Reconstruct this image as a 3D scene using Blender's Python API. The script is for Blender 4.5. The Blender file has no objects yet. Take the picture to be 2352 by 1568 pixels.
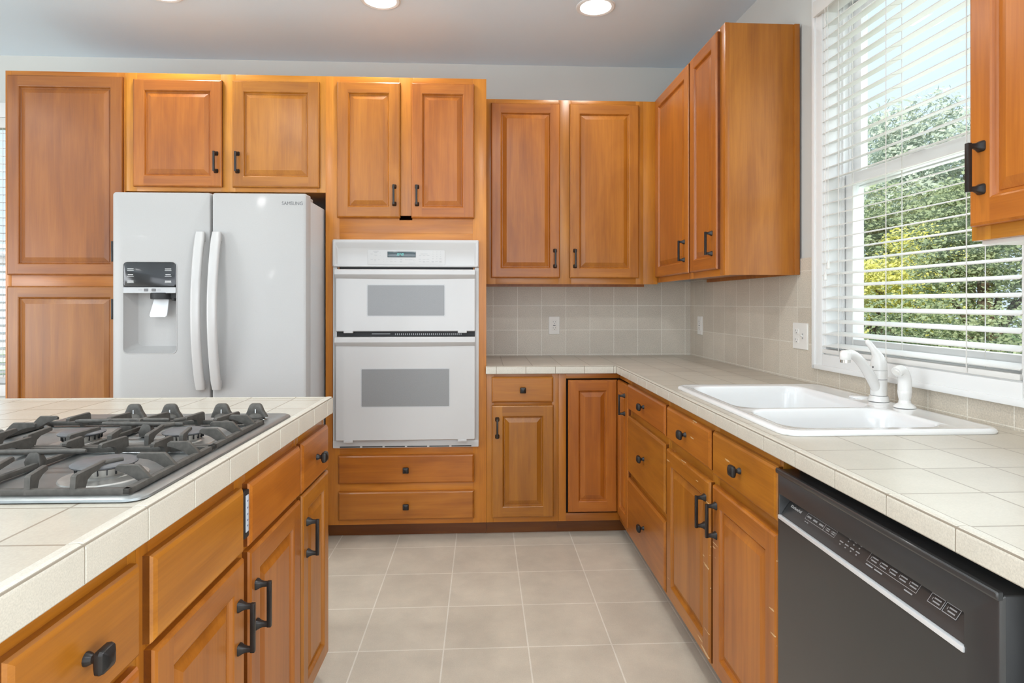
import bpy, bmesh, math, random
from mathutils import Vector, Matrix
R = math.radians
SC = bpy.context.scene
COL = SC.collection

# ------------------------------------------------------------------ camera
cam_d = bpy.data.cameras.new('camera')
cam = bpy.data.objects.new('camera', cam_d)
COL.objects.link(cam)
cam.location = (0, 0, 1.253)
cam.rotation_euler = (R(90), 0, -math.atan2(67, 1390))
cam_d.sensor_width = 36
cam_d.lens = 1390 / 2352 * 36
cam_d.shift_y = -89 / 2352
cam_d.clip_start = 0.02
SC.camera = cam

# ------------------------------------------------------------------ world, sun, daylight, fill lamps, exposure
w = bpy.data.worlds.new('sky')
SC.world = w
w.use_nodes = True
bg = w.node_tree.nodes['Background']
bg.inputs[0].default_value = (0.70, 0.83, 1.0, 1)
bg.inputs[1].default_value = 1.0

def lamp(name, kind, loc, rot, energy, color=(1, 1, 1), **kw):
    d = bpy.data.lights.new(name, kind)
    d.energy = energy
    d.color = color
    for k, v in kw.items():
        setattr(d, k, v)
    o = bpy.data.objects.new(name, d)
    o.location = loc
    o.rotation_euler = rot
    COL.objects.link(o)
    return o

sun = lamp('sun', 'SUN', (0, 0, 8), (0, 0, 0), 4.2, (1.0, 0.93, 0.80), angle=R(2))
sun.rotation_euler = Vector((0.45, 0.62, -0.65)).to_track_quat('-Z', 'Y').to_euler()
# added fill lamps at unseen rear, left and right openings, tilted towards the ceiling
for _x in (-2.6, -0.2):
    lamp('fill_rear', 'AREA', (_x, -4.14, 1.45), (R(124), 0, 0), 33, (0.93, 0.97, 1.0), shape='RECTANGLE', size=2.15, size_y=2.0)
lamp('fill_left', 'AREA', (-6.04, -0.6, 1.25), (R(124), 0, R(-90)), 120, (0.96, 0.985, 1.0), shape='RECTANGLE', size=2.6, size_y=2.1)
lamp('fill_side', 'AREA', (1.52, -1.3, 1.25), (R(116), 0, R(90)), 80, (0.94, 0.975, 1.0), shape='RECTANGLE', size=2.2, size_y=2.1)  # added side fill for the island faces; its opening is unseen
lamp('daylight_window', 'AREA', (1.66, 1.94, 1.75), (R(90), 0, R(90)), 5.5, (0.95, 0.98, 1.0), shape='RECTANGLE', size=0.84, size_y=1.36)

SC.view_settings.view_transform = 'Standard'
SC.view_settings.look = 'None'
SC.view_settings.gamma = 1
SC.view_settings.use_curve_mapping = False
SC.view_settings.exposure = 0.42
try:
    cy = SC.cycles
    cy.use_denoising = True
    cy.denoiser = 'OPENIMAGEDENOISE'
    cy.max_bounces = 8
    cy.diffuse_bounces = 5
    cy.glossy_bounces = 4
    cy.transmission_bounces = 6
    cy.transparent_max_bounces = 12
    cy.caustics_reflective = False
    cy.caustics_refractive = False
    cy.sample_clamp_indirect = 6
    cy.use_adaptive_sampling = True
    cy.adaptive_threshold = 0.01
except Exception:
    pass

# ------------------------------------------------------------------ materials
def mat(name):
    m = bpy.data.materials.new(name)
    m.use_nodes = True
    n = m.node_tree.nodes
    return m, n, m.node_tree.links, n['Principled BSDF']

def simple(name, col, rough=0.5, metal=0.0, emit=None, es=0.0, coat=0.0, spec=None, var=0.04, scale=8.0):
    m, n, l, p = mat(name)
    p.inputs['Roughness'].default_value = rough
    p.inputs['Metallic'].default_value = metal
    if coat:
        p.inputs['Coat Weight'].default_value = coat
        p.inputs['Coat Roughness'].default_value = 0.08
    if spec is not None:
        p.inputs['Specular IOR Level'].default_value = spec
    if emit:
        p.inputs['Emission Color'].default_value = (*emit, 1)
        p.inputs['Emission Strength'].default_value = es
    tc = n.new('ShaderNodeTexCoord')
    nz = n.new('ShaderNodeTexNoise')
    nz.inputs['Scale'].default_value = scale
    nz.inputs['Detail'].default_value = 4
    l.new(tc.outputs['Object'], nz.inputs['Vector'])
    rp = n.new('ShaderNodeValToRGB')
    rp.color_ramp.elements[0].position = 0.3
    rp.color_ramp.elements[1].position = 0.7
    rp.color_ramp.elements[0].color = (*[c * (1 - var) for c in col], 1)
    rp.color_ramp.elements[1].color = (*[min(1, c * (1 + var)) for c in col], 1)
    l.new(nz.outputs['Fac'], rp.inputs[0])
    l.new(rp.outputs[0], p.inputs['Base Color'])
    return m

def math_node(n, l, op, a, b):
    x = n.new('ShaderNodeMath')
    x.operation = op
    for i, v in enumerate((a, b)):
        if hasattr(v, 'is_linked') or hasattr(v, 'links'):
            l.new(v, x.inputs[i])
        else:
            x.inputs[i].default_value = v
    return x.outputs[0]

def wood(name, axis, tint=(1, 1, 1), worn=False, jit=0.16):
    """stained maple; axis = direction of the grain in object space"""
    m, n, l, p = mat(name)
    tc = n.new('ShaderNodeTexCoord')
    oi = n.new('ShaderNodeObjectInfo')
    sc = n.new('ShaderNodeVectorMath'); sc.operation = 'SCALE'
    cmb = n.new('ShaderNodeCombineXYZ')
    l.new(oi.outputs['Random'], cmb.inputs[0]); l.new(oi.outputs['Random'], cmb.inputs[1]); l.new(oi.outputs['Random'], cmb.inputs[2])
    l.new(cmb.outputs[0], sc.inputs[0]); sc.inputs['Scale'].default_value = 31.7
    ad = n.new('ShaderNodeVectorMath'); ad.operation = 'ADD'
    l.new(tc.outputs['Object'], ad.inputs[0]); l.new(sc.outputs[0], ad.inputs[1])
    def noise(s_along, s_across, detail, dist=0.0, rough=0.55):
        mp = n.new('ShaderNodeMapping')
        v = [s_across] * 3
        v['xyz'.index(axis)] = s_along
        mp.inputs['Scale'].default_value = v
        l.new(ad.outputs[0], mp.inputs['Vector'])
        nz = n.new('ShaderNodeTexNoise')
        nz.inputs['Scale'].default_value = 1.0
        nz.inputs['Detail'].default_value = detail
        nz.inputs['Roughness'].default_value = rough
        nz.inputs['Distortion'].default_value = dist
        l.new(mp.outputs[0], nz.inputs['Vector'])
        return nz.outputs['Fac']
    blotch = noise(1.5, 6.5, 3, 0.9)
    band = noise(1.6, 30, 4, 0.5)
    fine = noise(7, 240, 3)
    s = math_node(n, l, 'MULTIPLY', blotch, 0.48)
    s2 = math_node(n, l, 'MULTIPLY', band, 0.34)
    s3 = math_node(n, l, 'MULTIPLY', fine, 0.18)
    tot = math_node(n, l, 'ADD', math_node(n, l, 'ADD', s, s2), s3)
    rp = n.new('ShaderNodeValToRGB')
    e = rp.color_ramp.elements
    e[0].position = 0.34
    e[1].position = 0.66
    cols = [(0.262, 0.077, 0.008), (0.374, 0.121, 0.012), (0.482, 0.172, 0.020)]
    t = lambda c: (*[c[i] * tint[i] for i in range(3)], 1)
    e[0].color = t(cols[0]); e[1].color = t(cols[2])
    mid = e.new(0.5); mid.color = t(cols[1])
    l.new(tot, rp.inputs[0])
    hs = n.new('ShaderNodeHueSaturation')
    jv = math_node(n, l, 'ADD', math_node(n, l, 'MULTIPLY', math_node(n, l, 'FRACT', math_node(n, l, 'MULTIPLY', oi.outputs['Random'], 7.31), 0.0), jit), 1.0 - jit * .5)
    l.new(jv, hs.inputs['Value'])
    jh = math_node(n, l, 'ADD', math_node(n, l, 'MULTIPLY', oi.outputs['Random'], 0.012), 0.494)
    l.new(jh, hs.inputs['Hue'])
    l.new(rp.outputs[0], hs.inputs['Color'])
    out = hs.outputs['Color']
    if worn:
        mp = n.new('ShaderNodeMapping')
        v = [70] * 3
        v['xyz'.index('x')] = 9
        mp.inputs['Scale'].default_value = v
        mp.inputs['Rotation'].default_value = (0, 0.35, 0)
        l.new(ad.outputs[0], mp.inputs['Vector'])
        nz = n.new('ShaderNodeTexNoise'); nz.inputs['Scale'].default_value = 1; nz.inputs['Detail'].default_value = 2
        l.new(mp.outputs[0], nz.inputs['Vector'])
        big = n.new('ShaderNodeTexNoise'); big.inputs['Scale'].default_value = 6
        l.new(ad.outputs[0], big.inputs['Vector'])
        a = math_node(n, l, 'GREATER_THAN', math_node(n, l, 'ADD', nz.outputs['Fac'], math_node(n, l, 'MULTIPLY', big.outputs['Fac'], 0.35)), 0.888)
        mx = n.new('ShaderNodeMix'); mx.data_type = 'RGBA'
        l.new(a, mx.inputs['Factor'])
        l.new(out, mx.inputs['A'])
        mx.inputs['B'].default_value = (0.66, 0.44, 0.22, 1)
        out = mx.outputs['Result']
    l.new(out, p.inputs['Base Color'])
    p.inputs['Roughness'].default_value = 0.31
    p.inputs['Specular IOR Level'].default_value = 0.46
    p.inputs['Coat Weight'].default_value = 0.15
    p.inputs['Coat Roughness'].default_value = 0.22
    bp = n.new('ShaderNodeBump'); bp.inputs['Strength'].default_value = 0.03; bp.inputs['Distance'].default_value = 0.002
    l.new(fine, bp.inputs['Height']); l.new(bp.outputs[0], p.inputs['Normal'])
    return m

def tile(name, c1, c2, grout, pitch_u, pitch_v, ou, ov, plane='xy', mortar=0.0022, rough=0.4, speck=0.12, cloud=0.10, cscale=5.0, bump=0.35, sscale=260):
    m, n, l, p = mat(name)
    tc = n.new('ShaderNodeTexCoord')
    sp = n.new('ShaderNodeSeparateXYZ'); l.new(tc.outputs['Object'], sp.inputs[0])
    ia, ib = ('xyz'.index(plane[0]), 'xyz'.index(plane[1]))
    u = math_node(n, l, 'SUBTRACT', sp.outputs[ia], ou - 40 * pitch_u)
    v = math_node(n, l, 'SUBTRACT', sp.outputs[ib], ov - 40 * pitch_v)
    cb = n.new('ShaderNodeCombineXYZ'); l.new(u, cb.inputs[0]); l.new(v, cb.inputs[1])
    br = n.new('ShaderNodeTexBrick')
    br.offset = 0.0; br.squash = 1.0
    br.inputs['Scale'].default_value = 1.0
    br.inputs['Brick Width'].default_value = pitch_u
    br.inputs['Row Height'].default_value = pitch_v
    br.inputs['Mortar Size'].default_value = mortar
    br.inputs['Mortar Smooth'].default_value = 0.15
    br.inputs['Color1'].default_value = (*c1, 1)
    br.inputs['Color2'].default_value = (*c2, 1)
    br.inputs['Mortar'].default_value = (*grout, 1)
    l.new(cb.outputs[0], br.inputs['Vector'])
    def nz(scale, detail, rough_=0.6):
        x = n.new('ShaderNodeTexNoise'); x.inputs['Scale'].default_value = scale; x.inputs['Detail'].default_value = detail
        x.inputs['Roughness'].default_value = rough_
        l.new(tc.outputs['Object'], x.inputs['Vector'])
        return x.outputs['Fac']
    cl = nz(cscale, 5, 0.62); spk = nz(sscale, 2)
    a = math_node(n, l, 'MULTIPLY', math_node(n, l, 'SUBTRACT', cl, 0.5), cloud * 4)
    b = math_node(n, l, 'MULTIPLY', math_node(n, l, 'SUBTRACT', spk, 0.5), speck * 4)
    f = math_node(n, l, 'ADD', math_node(n, l, 'ADD', a, b), 1.0)
    vm = n.new('ShaderNodeVectorMath'); vm.operation = 'SCALE'
    l.new(br.outputs['Color'], vm.inputs[0]); l.new(f, vm.inputs['Scale'])
    l.new(vm.outputs[0], p.inputs['Base Color'])
    p.inputs['Roughness'].default_value = rough
    inv = math_node(n, l, 'SUBTRACT', 1.0, br.outputs['Fac'])
    h = math_node(n, l, 'ADD', inv, math_node(n, l, 'MULTIPLY', cl, 0.35))
    bp = n.new('ShaderNodeBump'); bp.inputs['Strength'].default_value = bump; bp.inputs['Distance'].default_value = 0.003
    l.new(h, bp.inputs['Height']); l.new(bp.outputs[0], p.inputs['Normal'])
    return m

def glass_mat():
    m = bpy.data.materials.new('window_glass'); m.use_nodes = True
    n, l = m.node_tree.nodes, m.node_tree.links
    n.remove(n['Principled BSDF'])
    t = n.new('ShaderNodeBsdfTransparent'); t.inputs[0].default_value = (0.96, 0.98, 0.97, 1)
    g = n.new('ShaderNodeBsdfGlossy'); g.inputs['Roughness'].default_value = 0.02
    mx = n.new('ShaderNodeMixShader'); mx.inputs[0].default_value = 0.05
    l.new(t.outputs[0], mx.inputs[1]); l.new(g.outputs[0], mx.inputs[2])
    l.new(mx.outputs[0], n['Material Output'].inputs[0])
    return m

def leaf_mat(name, c1, c2):
    m = bpy.data.materials.new(name); m.use_nodes = True
    n, l = m.node_tree.nodes, m.node_tree.links
    n.remove(n['Principled BSDF'])
    ge = n.new('ShaderNodeNewGeometry')
    rp = n.new('ShaderNodeValToRGB')
    rp.color_ramp.elements[0].color = (*c1, 1); rp.color_ramp.elements[1].color = (*c2, 1)
    l.new(ge.outputs['Random Per Island'], rp.inputs[0])
    d = n.new('ShaderNodeBsdfDiffuse'); t = n.new('ShaderNodeBsdfTranslucent')
    l.new(rp.outputs[0], d.inputs[0]); l.new(rp.outputs[0], t.inputs[0])
    mx = n.new('ShaderNodeMixShader'); mx.inputs[0].default_value = 0.4
    l.new(d.outputs[0], mx.inputs[1]); l.new(t.outputs[0], mx.inputs[2])
    l.new(mx.outputs[0], n['Material Output'].inputs[0])
    return m

def slat_mat():
    m, n, l, p = mat('blind_slat_white')
    p.inputs['Base Color'].default_value = (0.74, 0.73, 0.70, 1)
    p.inputs['Roughness'].default_value = 0.45
    return m

WV = wood('maple_vertical_grain', 'z')
WH = wood('maple_horizontal_grain', 'x')
WHW = wood('maple_horizontal_grain_worn', 'x', worn=True)
WVW = wood('maple_vertical_grain_worn', 'z', worn=True)
WFV = wood('maple_frame_vertical', 'z', tint=(1.12, 1.22, 1.1), jit=.08)
WFH = wood('maple_frame_horizontal', 'x', tint=(1.06, 1.12, 1.0), jit=.08)
WGV = wood('maple_golden_frame_vertical', 'z', tint=(1.34, 1.56, 1.5), jit=.08)
WGH = wood('maple_golden_frame_horizontal', 'x', tint=(1.28, 1.44, 1.3), jit=.08)
WE = wood('maple_edge_stain_shade', 'x', tint=(0.40, 0.34, 0.40))  # side edges of fronts: darker stain with the gap shade coloured in
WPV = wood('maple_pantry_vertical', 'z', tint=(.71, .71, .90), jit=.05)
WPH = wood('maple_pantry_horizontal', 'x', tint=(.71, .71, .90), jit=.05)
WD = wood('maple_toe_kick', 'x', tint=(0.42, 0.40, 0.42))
M_GAPSHADE = simple('gap_shade', (0.012, 0.010, 0.009), 0.8)  # black colour standing for shade behind the corner leaves
M_BRONZE = simple('oil_rubbed_bronze', (0.030, 0.027, 0.026), 0.36, 0.55, scale=40, var=0.2)
M_WHITE_APP = simple('white_enamel', (0.53, 0.518, 0.510), 0.28, coat=0.3, var=0.01)
M_WHITE_FRIDGE = simple('white_textured_steel', (0.422, 0.414, 0.408), 0.45, coat=0.05, var=0.015, scale=200)
M_WHITE_SIDE = simple('white_textured_side', (0.52, 0.53, 0.54), 0.5, var=0.02, scale=150)
M_PORC = simple('white_porcelain', (0.80, 0.80, 0.80), 0.12, coat=0.6, var=0.008)
M_FAUCET = simple('white_faucet_enamel', (0.78, 0.77, 0.75), 0.25, coat=0.3, var=0.02)
M_PLATE = simple('white_plastic_plate', (0.78, 0.76, 0.72), 0.4, var=0.01)
M_BLK = simple('black_appliance', (0.033, 0.033, 0.034), 0.30, coat=0.2, var=0.10, scale=3)
M_BLKM = simple('black_plastic_matte', (0.012, 0.012, 0.013), 0.55)
M_STEEL = simple('brushed_steel', (0.33, 0.345, 0.345), 0.42, 1.0, var=0.08, scale=25)
M_STEELB = simple('polished_steel', (0.70, 0.69, 0.67), 0.15, 1.0, var=0.03)
M_CHROME = simple('chrome_strip', (0.78, 0.78, 0.79), 0.30, 0.25, var=0.02)
M_IRON = simple('cast_iron_enamel', (0.070, 0.064, 0.056), 0.55, var=0.25, scale=90)
M_CAP = simple('burner_cap_enamel', (0.11, 0.11, 0.115), 0.42, var=0.12, scale=60)
M_BRASSALU = simple('burner_head_alloy', (0.48, 0.46, 0.43), 0.4, 0.8, var=0.08, scale=50)
M_PAINT = simple('wall_paint_greige', (0.60, 0.605, 0.58), 0.85, var=0.015, scale=3)
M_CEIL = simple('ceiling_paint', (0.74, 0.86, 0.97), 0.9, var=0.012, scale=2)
M_TRIM = simple('white_trim_paint', (0.78, 0.78, 0.77), 0.4, var=0.01)
M_VINYL = simple('white_vinyl_frame', (0.84, 0.84, 0.84), 0.35, var=0.01)
M_SLAT = slat_mat()
M_CORD = simple('blind_cord', (0.74, 0.72, 0.68), 0.8)
M_GLASS = glass_mat()
M_OVENGL = simple('oven_window_frit', (0.24, 0.24, 0.243), 0.22, var=0.05, scale=400)
M_OVENRIM = simple('oven_window_frit_edge', (0.50, 0.50, 0.505), 0.25, var=0.05, scale=400)
M_LCD = simple('display_window', (0.030, 0.052, 0.060), 0.15, coat=0.5)
M_DIGIT = simple('green_led_digits', (0.10, 0.45, 0.42), 0.5, emit=(0.25, 0.85, 0.78), es=0.55)
M_GREY = simple('grey_print', (0.42, 0.42, 0.43), 0.5)
M_GREYD = simple('dark_grey_print', (0.16, 0.16, 0.165), 0.4)
M_SILVER = simple('silver_plastic', (0.52, 0.52, 0.53), 0.3, 0.4)
M_LGREY = simple('light_print', (0.72, 0.72, 0.72), 0.5)
M_PALE = simple('pale_blue_label', (0.55, 0.62, 0.70), 0.4)
M_LENS = simple('light_lens', (0.9, 0.9, 0.9), 0.5, emit=(1.0, 0.985, 0.95), es=7.0)
M_LABELINK = simple('grey_blue_ink', (0.20, 0.22, 0.34), 0.5)
C1, C2, GR = (0.500, 0.452, 0.375), (0.560, 0.512, 0.430), (0.31, 0.26, 0.20)
T_COUNTER = tile('counter_tile', C1, C2, GR, 0.157, 0.157, 0.895, 1.353 - 0.157 * 4, 'xy', 0.0022, 0.30, 0.05, 0.055, 9)
T_ISLAND = tile('island_counter_tile', C1, C2, GR, 0.145, 0.145, 0.954 - 0.145 * 4, 0.118, 'xy', 0.0022, 0.27, 0.05, 0.055, 9)
T_EDGE = tile('counter_edge_tile', (0.54, 0.50, 0.43), (0.60, 0.56, 0.48), GR, 5.0, 5.0, 2.1, 2.1, 'xy', 0.0, 0.34, 0.13, 0.05, 12, 0.12, 420)
T_SPLASHB = tile('backsplash_tile_back', (0.58, 0.53, 0.455), (0.63, 0.58, 0.50), (0.80, 0.77, 0.70), 0.1555, 0.156, 0.066, 0.922, 'xz', 0.0016, 0.45, 0.20, 0.06, 7, 0.25, 230)
T_SPLASHR = tile('backsplash_tile_right', (0.56, 0.50, 0.415), (0.62, 0.56, 0.47), (0.74, 0.70, 0.62), 0.1505, 0.156, 0.066, 0.922, 'xz', 0.0016, 0.45, 0.17, 0.07, 7, 0.25, 200)
T_FLOOR = tile('floor_tile', (0.550, 0.488, 0.398), (0.600, 0.538, 0.442), (0.74, 0.69, 0.60), 0.3065, 0.3075, 0.165, 2.814, 'xy', 0.0028, 0.42, 0.06, 0.125, 6, 0.3, 240)
GROUT = simple('grout', (0.30, 0.255, 0.20), 0.9)

# ------------------------------------------------------------------ mesh helpers
class MB:
    def __init__(self):
        self.v = []; self.f = []; self.m = []
    def add(self, vs, fs, mi=0):
        b = len(self.v)
        self.v += [tuple(p) for p in vs]
        for f in fs:
            self.f.append(tuple(b + i for i in f)); self.m.append(mi)
    def box(self, x0, x1, y0, y1, z0, z1, mi=0, bev=0.0, mtx=None):
        if x0 > x1: x0, x1 = x1, x0
        if y0 > y1: y0, y1 = y1, y0
        if z0 > z1: z0, z1 = z1, z0
        if bev <= 0:
            vs = [(x, y, z) for z in (z0, z1) for y in (y0, y1) for x in (x0, x1)]
            fs = [(0, 2, 3, 1), (4, 5, 7, 6), (0, 1, 5, 4), (2, 6, 7, 3), (0, 4, 6, 2), (1, 3, 7, 5)]
        else:
            b = min(bev, (x1 - x0) * .49, (y1 - y0) * .49, (z1 - z0) * .49)
            bm = bmesh.new()
            bmesh.ops.create_cube(bm, size=1)
            for v in bm.verts:
                v.co = Vector(((x0 + x1) / 2 + v.co.x * (x1 - x0), (y0 + y1) / 2 + v.co.y * (y1 - y0), (z0 + z1) / 2 + v.co.z * (z1 - z0)))
            bmesh.ops.bevel(bm, geom=bm.edges[:], offset=b, segments=2, profile=0.6, affect='EDGES')
            bm.verts.index_update()
            vs = [v.co.copy() for v in bm.verts]
            fs = [[v.index for v in f.verts] for f in bm.faces]
            bm.free()
        if mtx is not None:
            vs = [mtx @ Vector(p) for p in vs]
        self.add(vs, fs, mi)
    def loft(self, rings, mi=0, cap0=True, cap1=True, closed=True):
        n = len(rings[0]); vs = [p for r in rings for p in r]; fs = []
        for i in range(len(rings) - 1):
            for j in range(n if closed else n - 1):
                k = (j + 1) % n
                fs.append((i * n + j, i * n + k, (i + 1) * n + k, (i + 1) * n + j))
        if cap0: fs.append(tuple(range(n - 1, -1, -1)))
        if cap1: fs.append(tuple((len(rings) - 1) * n + j for j in range(n)))
        key, remap, uv = {}, [], []
        for p in vs:
            k = (round(p[0], 6), round(p[1], 6), round(p[2], 6))
            if k not in key:
                key[k] = len(uv); uv.append(p)
            remap.append(key[k])
        gs = []
        for f in fs:
            g = []
            for i in f:
                j = remap[i]
                if j not in g: g.append(j)
            if len(g) > 2: gs.append(tuple(g))
        self.add(uv, gs, mi)
    def rloft(self, loops, plane='xz', mi=0, cap0=False, cap1=True, n=5):
        """loops of (a0,a1,b0,b1,radius,depth): rounded rectangles"""
        self.loft([rrect(*lp, plane=plane, n=n) for lp in loops], mi, cap0, cap1)
    def tube(self, path, rad, mi=0, n=14, caps=True, squash=None):
        path = [Vector(p) for p in path]
        rr = rad if isinstance(rad, (list, tuple)) else [rad] * len(path)
        rings = []
        t0 = (path[1] - path[0]).normalized()
        ref = Vector((0, 0, 1)) if abs(t0.z) < 0.9 else Vector((1, 0, 0))
        u = t0.cross(ref).normalized()
        for i, p in enumerate(path):
            if i == 0: t = path[1] - p
            elif i == len(path) - 1: t = p - path[i - 1]
            else: t = path[i + 1] - path[i - 1]
            t.normalize()
            u = (u - t * u.dot(t)).normalized()
            v = t.cross(u)
            a, b = rr[i], rr[i] * (squash if squash else 1)
            rings.append([p + u * (a * math.cos(q)) + v * (b * math.sin(q)) for q in [2 * math.pi * k / n for k in range(n)]])
        self.loft(rings, mi, caps, caps)
    def lathe(self, prof, c=(0, 0, 0), mi=0, n=28, axis='z'):
        rings = []
        for r, h in prof:
            ring = []
            for k in range(n):
                q = 2 * math.pi * k / n
                a, b = r * math.cos(q), r * math.sin(q)
                if axis == 'z': ring.append((c[0] + a, c[1] + b, c[2] + h))
                elif axis == 'y': ring.append((c[0] + a, c[1] + h, c[2] + b))
                else: ring.append((c[0] + h, c[1] + a, c[2] + b))
            rings.append(ring)
        self.loft(rings, mi)
    def prism(self, pts, z0, z1, mi=0):
        n = len(pts)
        vs = [(x, y, z0) for x, y in pts] + [(x, y, z1) for x, y in pts]
        fs = [tuple(range(n - 1, -1, -1)), tuple(range(n, 2 * n))]
        fs += [(i, (i + 1) % n, n + (i + 1) % n, n + i) for i in range(n)]
        self.add(vs, fs, mi)
    def build(self, name, mats, parent=None, loc=(0, 0, 0), rot=0.0, angle=32, merge=False):
        me = bpy.data.meshes.new(name)
        me.from_pydata([tuple(p) for p in self.v], [], self.f)
        if not isinstance(mats, (list, tuple)): mats = [mats]
        for x in mats: me.materials.append(x)
        me.polygons.foreach_set('material_index', self.m)
        bm = bmesh.new(); bm.from_mesh(me)
        if merge:
            bmesh.ops.remove_doubles(bm, verts=bm.verts[:], dist=1e-5)
        bmesh.ops.recalc_face_normals(bm, faces=bm.faces[:])
        bm.to_mesh(me); bm.free()
        me.polygons.foreach_set('use_smooth', [True] * len(me.polygons))
        me.set_sharp_from_angle(angle=R(angle))
        me.update()
        o = bpy.data.objects.new(name, me)
        COL.objects.link(o)
        if parent is not None: o.parent = parent
        o.location = loc
        o.rotation_euler = (0, 0, rot)
        return o

def rrect(a0, a1, b0, b1, r, d, plane='xz', n=5):
    r = max(r, 1e-7)
    pts = []
    for (ca, cb, q0) in ((a1 - r, b1 - r, 0), (a0 + r, b1 - r, 90), (a0 + r, b0 + r, 180), (a1 - r, b0 + r, 270)):
        for k in range(n):
            q = R(q0 + 90 * k / (n - 1))
            pts.append((ca + r * math.cos(q), cb + r * math.sin(q)))
    if plane == 'xz': return [(a, d, b) for a, b in pts]
    if plane == 'xy': return [(a, b, d) for a, b in pts]
    return [(d, a, b) for a, b in pts]

def thing(name, label, cat, loc=(0, 0, 0), rot=0.0, group=None):
    o = bpy.data.objects.new(name, None)
    o.empty_display_size = 0.1
    COL.objects.link(o)
    o.location = loc; o.rotation_euler = (0, 0, rot)
    o['label'] = label; o['category'] = cat
    if group: o['group'] = group
    return o
def tag(o, label, cat, group=None):
    o['label'] = label; o['category'] = cat
    if group: o['group'] = group
    return o
def struct(o, label=None):
    o['kind'] = 'structure'
    if label: o['label'] = label
    return o

def text_mesh(mb, s, size, mtx, mi=0, depth=0.0004, shear=0.0, width=None):
    """adds lettering (local x right, y up) transformed by mtx; width rescales to that length"""
    cu = bpy.data.curves.new('tmp', 'FONT')
    cu.body = s; cu.size = size; cu.extrude = depth; cu.shear = shear; cu.resolution_u = 3
    cu.align_x = 'CENTER'; cu.align_y = 'CENTER'
    ob = bpy.data.objects.new('tmp', cu)
    COL.objects.link(ob)
    bpy.context.view_layer.update()
    me = bpy.data.meshes.new_from_object(ob.evaluated_get(bpy.context.evaluated_depsgraph_get()))
    sx = 1.0
    if width:
        xs = [v.co.x for v in me.vertices]
        sx = width / max(1e-6, max(xs) - min(xs))
    vs = [mtx @ Vector((v.co.x * sx, v.co.y, v.co.z)) for v in me.vertices]
    mb.add(vs, [tuple(p.vertices) for p in me.polygons], mi)
    bpy.data.objects.remove(ob); bpy.data.curves.remove(cu); bpy.data.meshes.remove(me)

# frame in which local x runs to the viewer's right, -y towards the viewer, z up
FACE = Matrix(((1, 0, 0, 0), (0, 0, -1, 0), (0, 1, 0, 0), (0, 0, 0, 1)))   # text plane xy -> xz facing -y
def face_at(x, y, z):
    return Matrix.Translation((x, y, z)) @ FACE

# ------------------------------------------------------------------ room shell
WALLR = R(-90 + 1.62)            # the right wall is slightly out of square
def RW(s, t):                    # along / into the right wall -> world xy
    a = WALLR
    return (1.345 + s * math.cos(a) - t * math.sin(a), 3.865 + s * math.sin(a) + t * math.cos(a))
CZ = 2.775
b = MB(); b.box(-6.2, 2.0, -4.3, 4.1, -0.12, 0.0)
struct(b.build('floor', T_FLOOR), 'beige square ceramic floor tiles with pale grout')
b = MB(); b.box(-6.2, 1.9, -4.3, 4.1, CZ, CZ + 0.12)
struct(b.build('ceiling', M_CEIL), 'flat grey white painted ceiling')
# back wall with the opening of the far left window
b = MB()
W2 = (-4.05, -2.80, 0.75, 2.39)
b.box(-6.2, W2[0], 3.873, 4.0, 0, CZ); b.box(W2[1], 1.60, 3.873, 4.0, 0, CZ)
b.box(W2[0], W2[1], 3.873, 4.0, 0, W2[2]); b.box(W2[0], W2[1], 3.873, 4.0, W2[3], CZ)
struct(b.build('wall_back', M_PAINT), 'greige painted wall above the tall cabinets')
# right wall (local: x along the wall towards the viewer, y into the wall)
OP = (1.475, 2.362, 1.045, 2.47)     # window opening s0,s1,z0,z1
b = MB()
T0, T1 = 0.008, 0.15
b.box(-0.02, OP[0], T0, T1, 0, CZ); b.box(OP[1], 4.05, T0, T1, 0, CZ); b.box(6.28, 8.2, T0, T1, 0, CZ); b.box(4.05, 6.28, T0, T1, 2.33, CZ)  # opening past the kitchen window added for the side fill lamp
b.box(OP[0], OP[1], T0, T1, 0, OP[2]); b.box(OP[0], OP[1], T0, T1, OP[3], CZ)
struct(b.build('wall_right', M_PAINT, None, (1.345, 3.865, 0), WALLR), 'pale painted wall around the kitchen window')
# unseen rear and left walls; openings put in for the fill lamps
b = MB()
b.box(-6.2, -3.7, -4.3, -4.15, 0, CZ); b.box(0.9, 2.0, -4.3, -4.15, 0, CZ)
b.box(-3.7, 0.9, -4.3, -4.15, 0, 0.42); b.box(-3.7, 0.9, -4.3, -4.15, 2.48, CZ)
b.box(-1.5, -1.3, -4.3, -4.15, 0.42, 2.48)
struct(b.build('wall_rear', M_PAINT))
b = MB()
b.box(-6.2, -6.05, -4.3, -1.95, 0, CZ); b.box(-6.2, -6.05, 0.75, 4.1, 0, CZ); b.box(-6.2, -6.05, -1.95, 0.75, 2.3, CZ)
struct(b.build('wall_left', M_PAINT))
# backsplash tiling
b = MB(); b.box(0.012, 1.345, 3.865, 3.8732, 0.905, 1.39)
struct(b.build('backsplash_back', T_SPLASHB), 'square grey beige tiles on the back wall')
b = MB()
b.box(-0.001, 1.42, 0, 0.0085, 0.905, 1.445); b.box(1.42, 2.37, 0, 0.0085, 0.905, 0.985); b.box(2.37, 3.2, 0, 0.0085, 0.905, 1.445)
struct(b.build('backsplash_right', T_SPLASHR, None, (1.345, 3.865, 0), WALLR), 'square beige tiles under the window')

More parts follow.
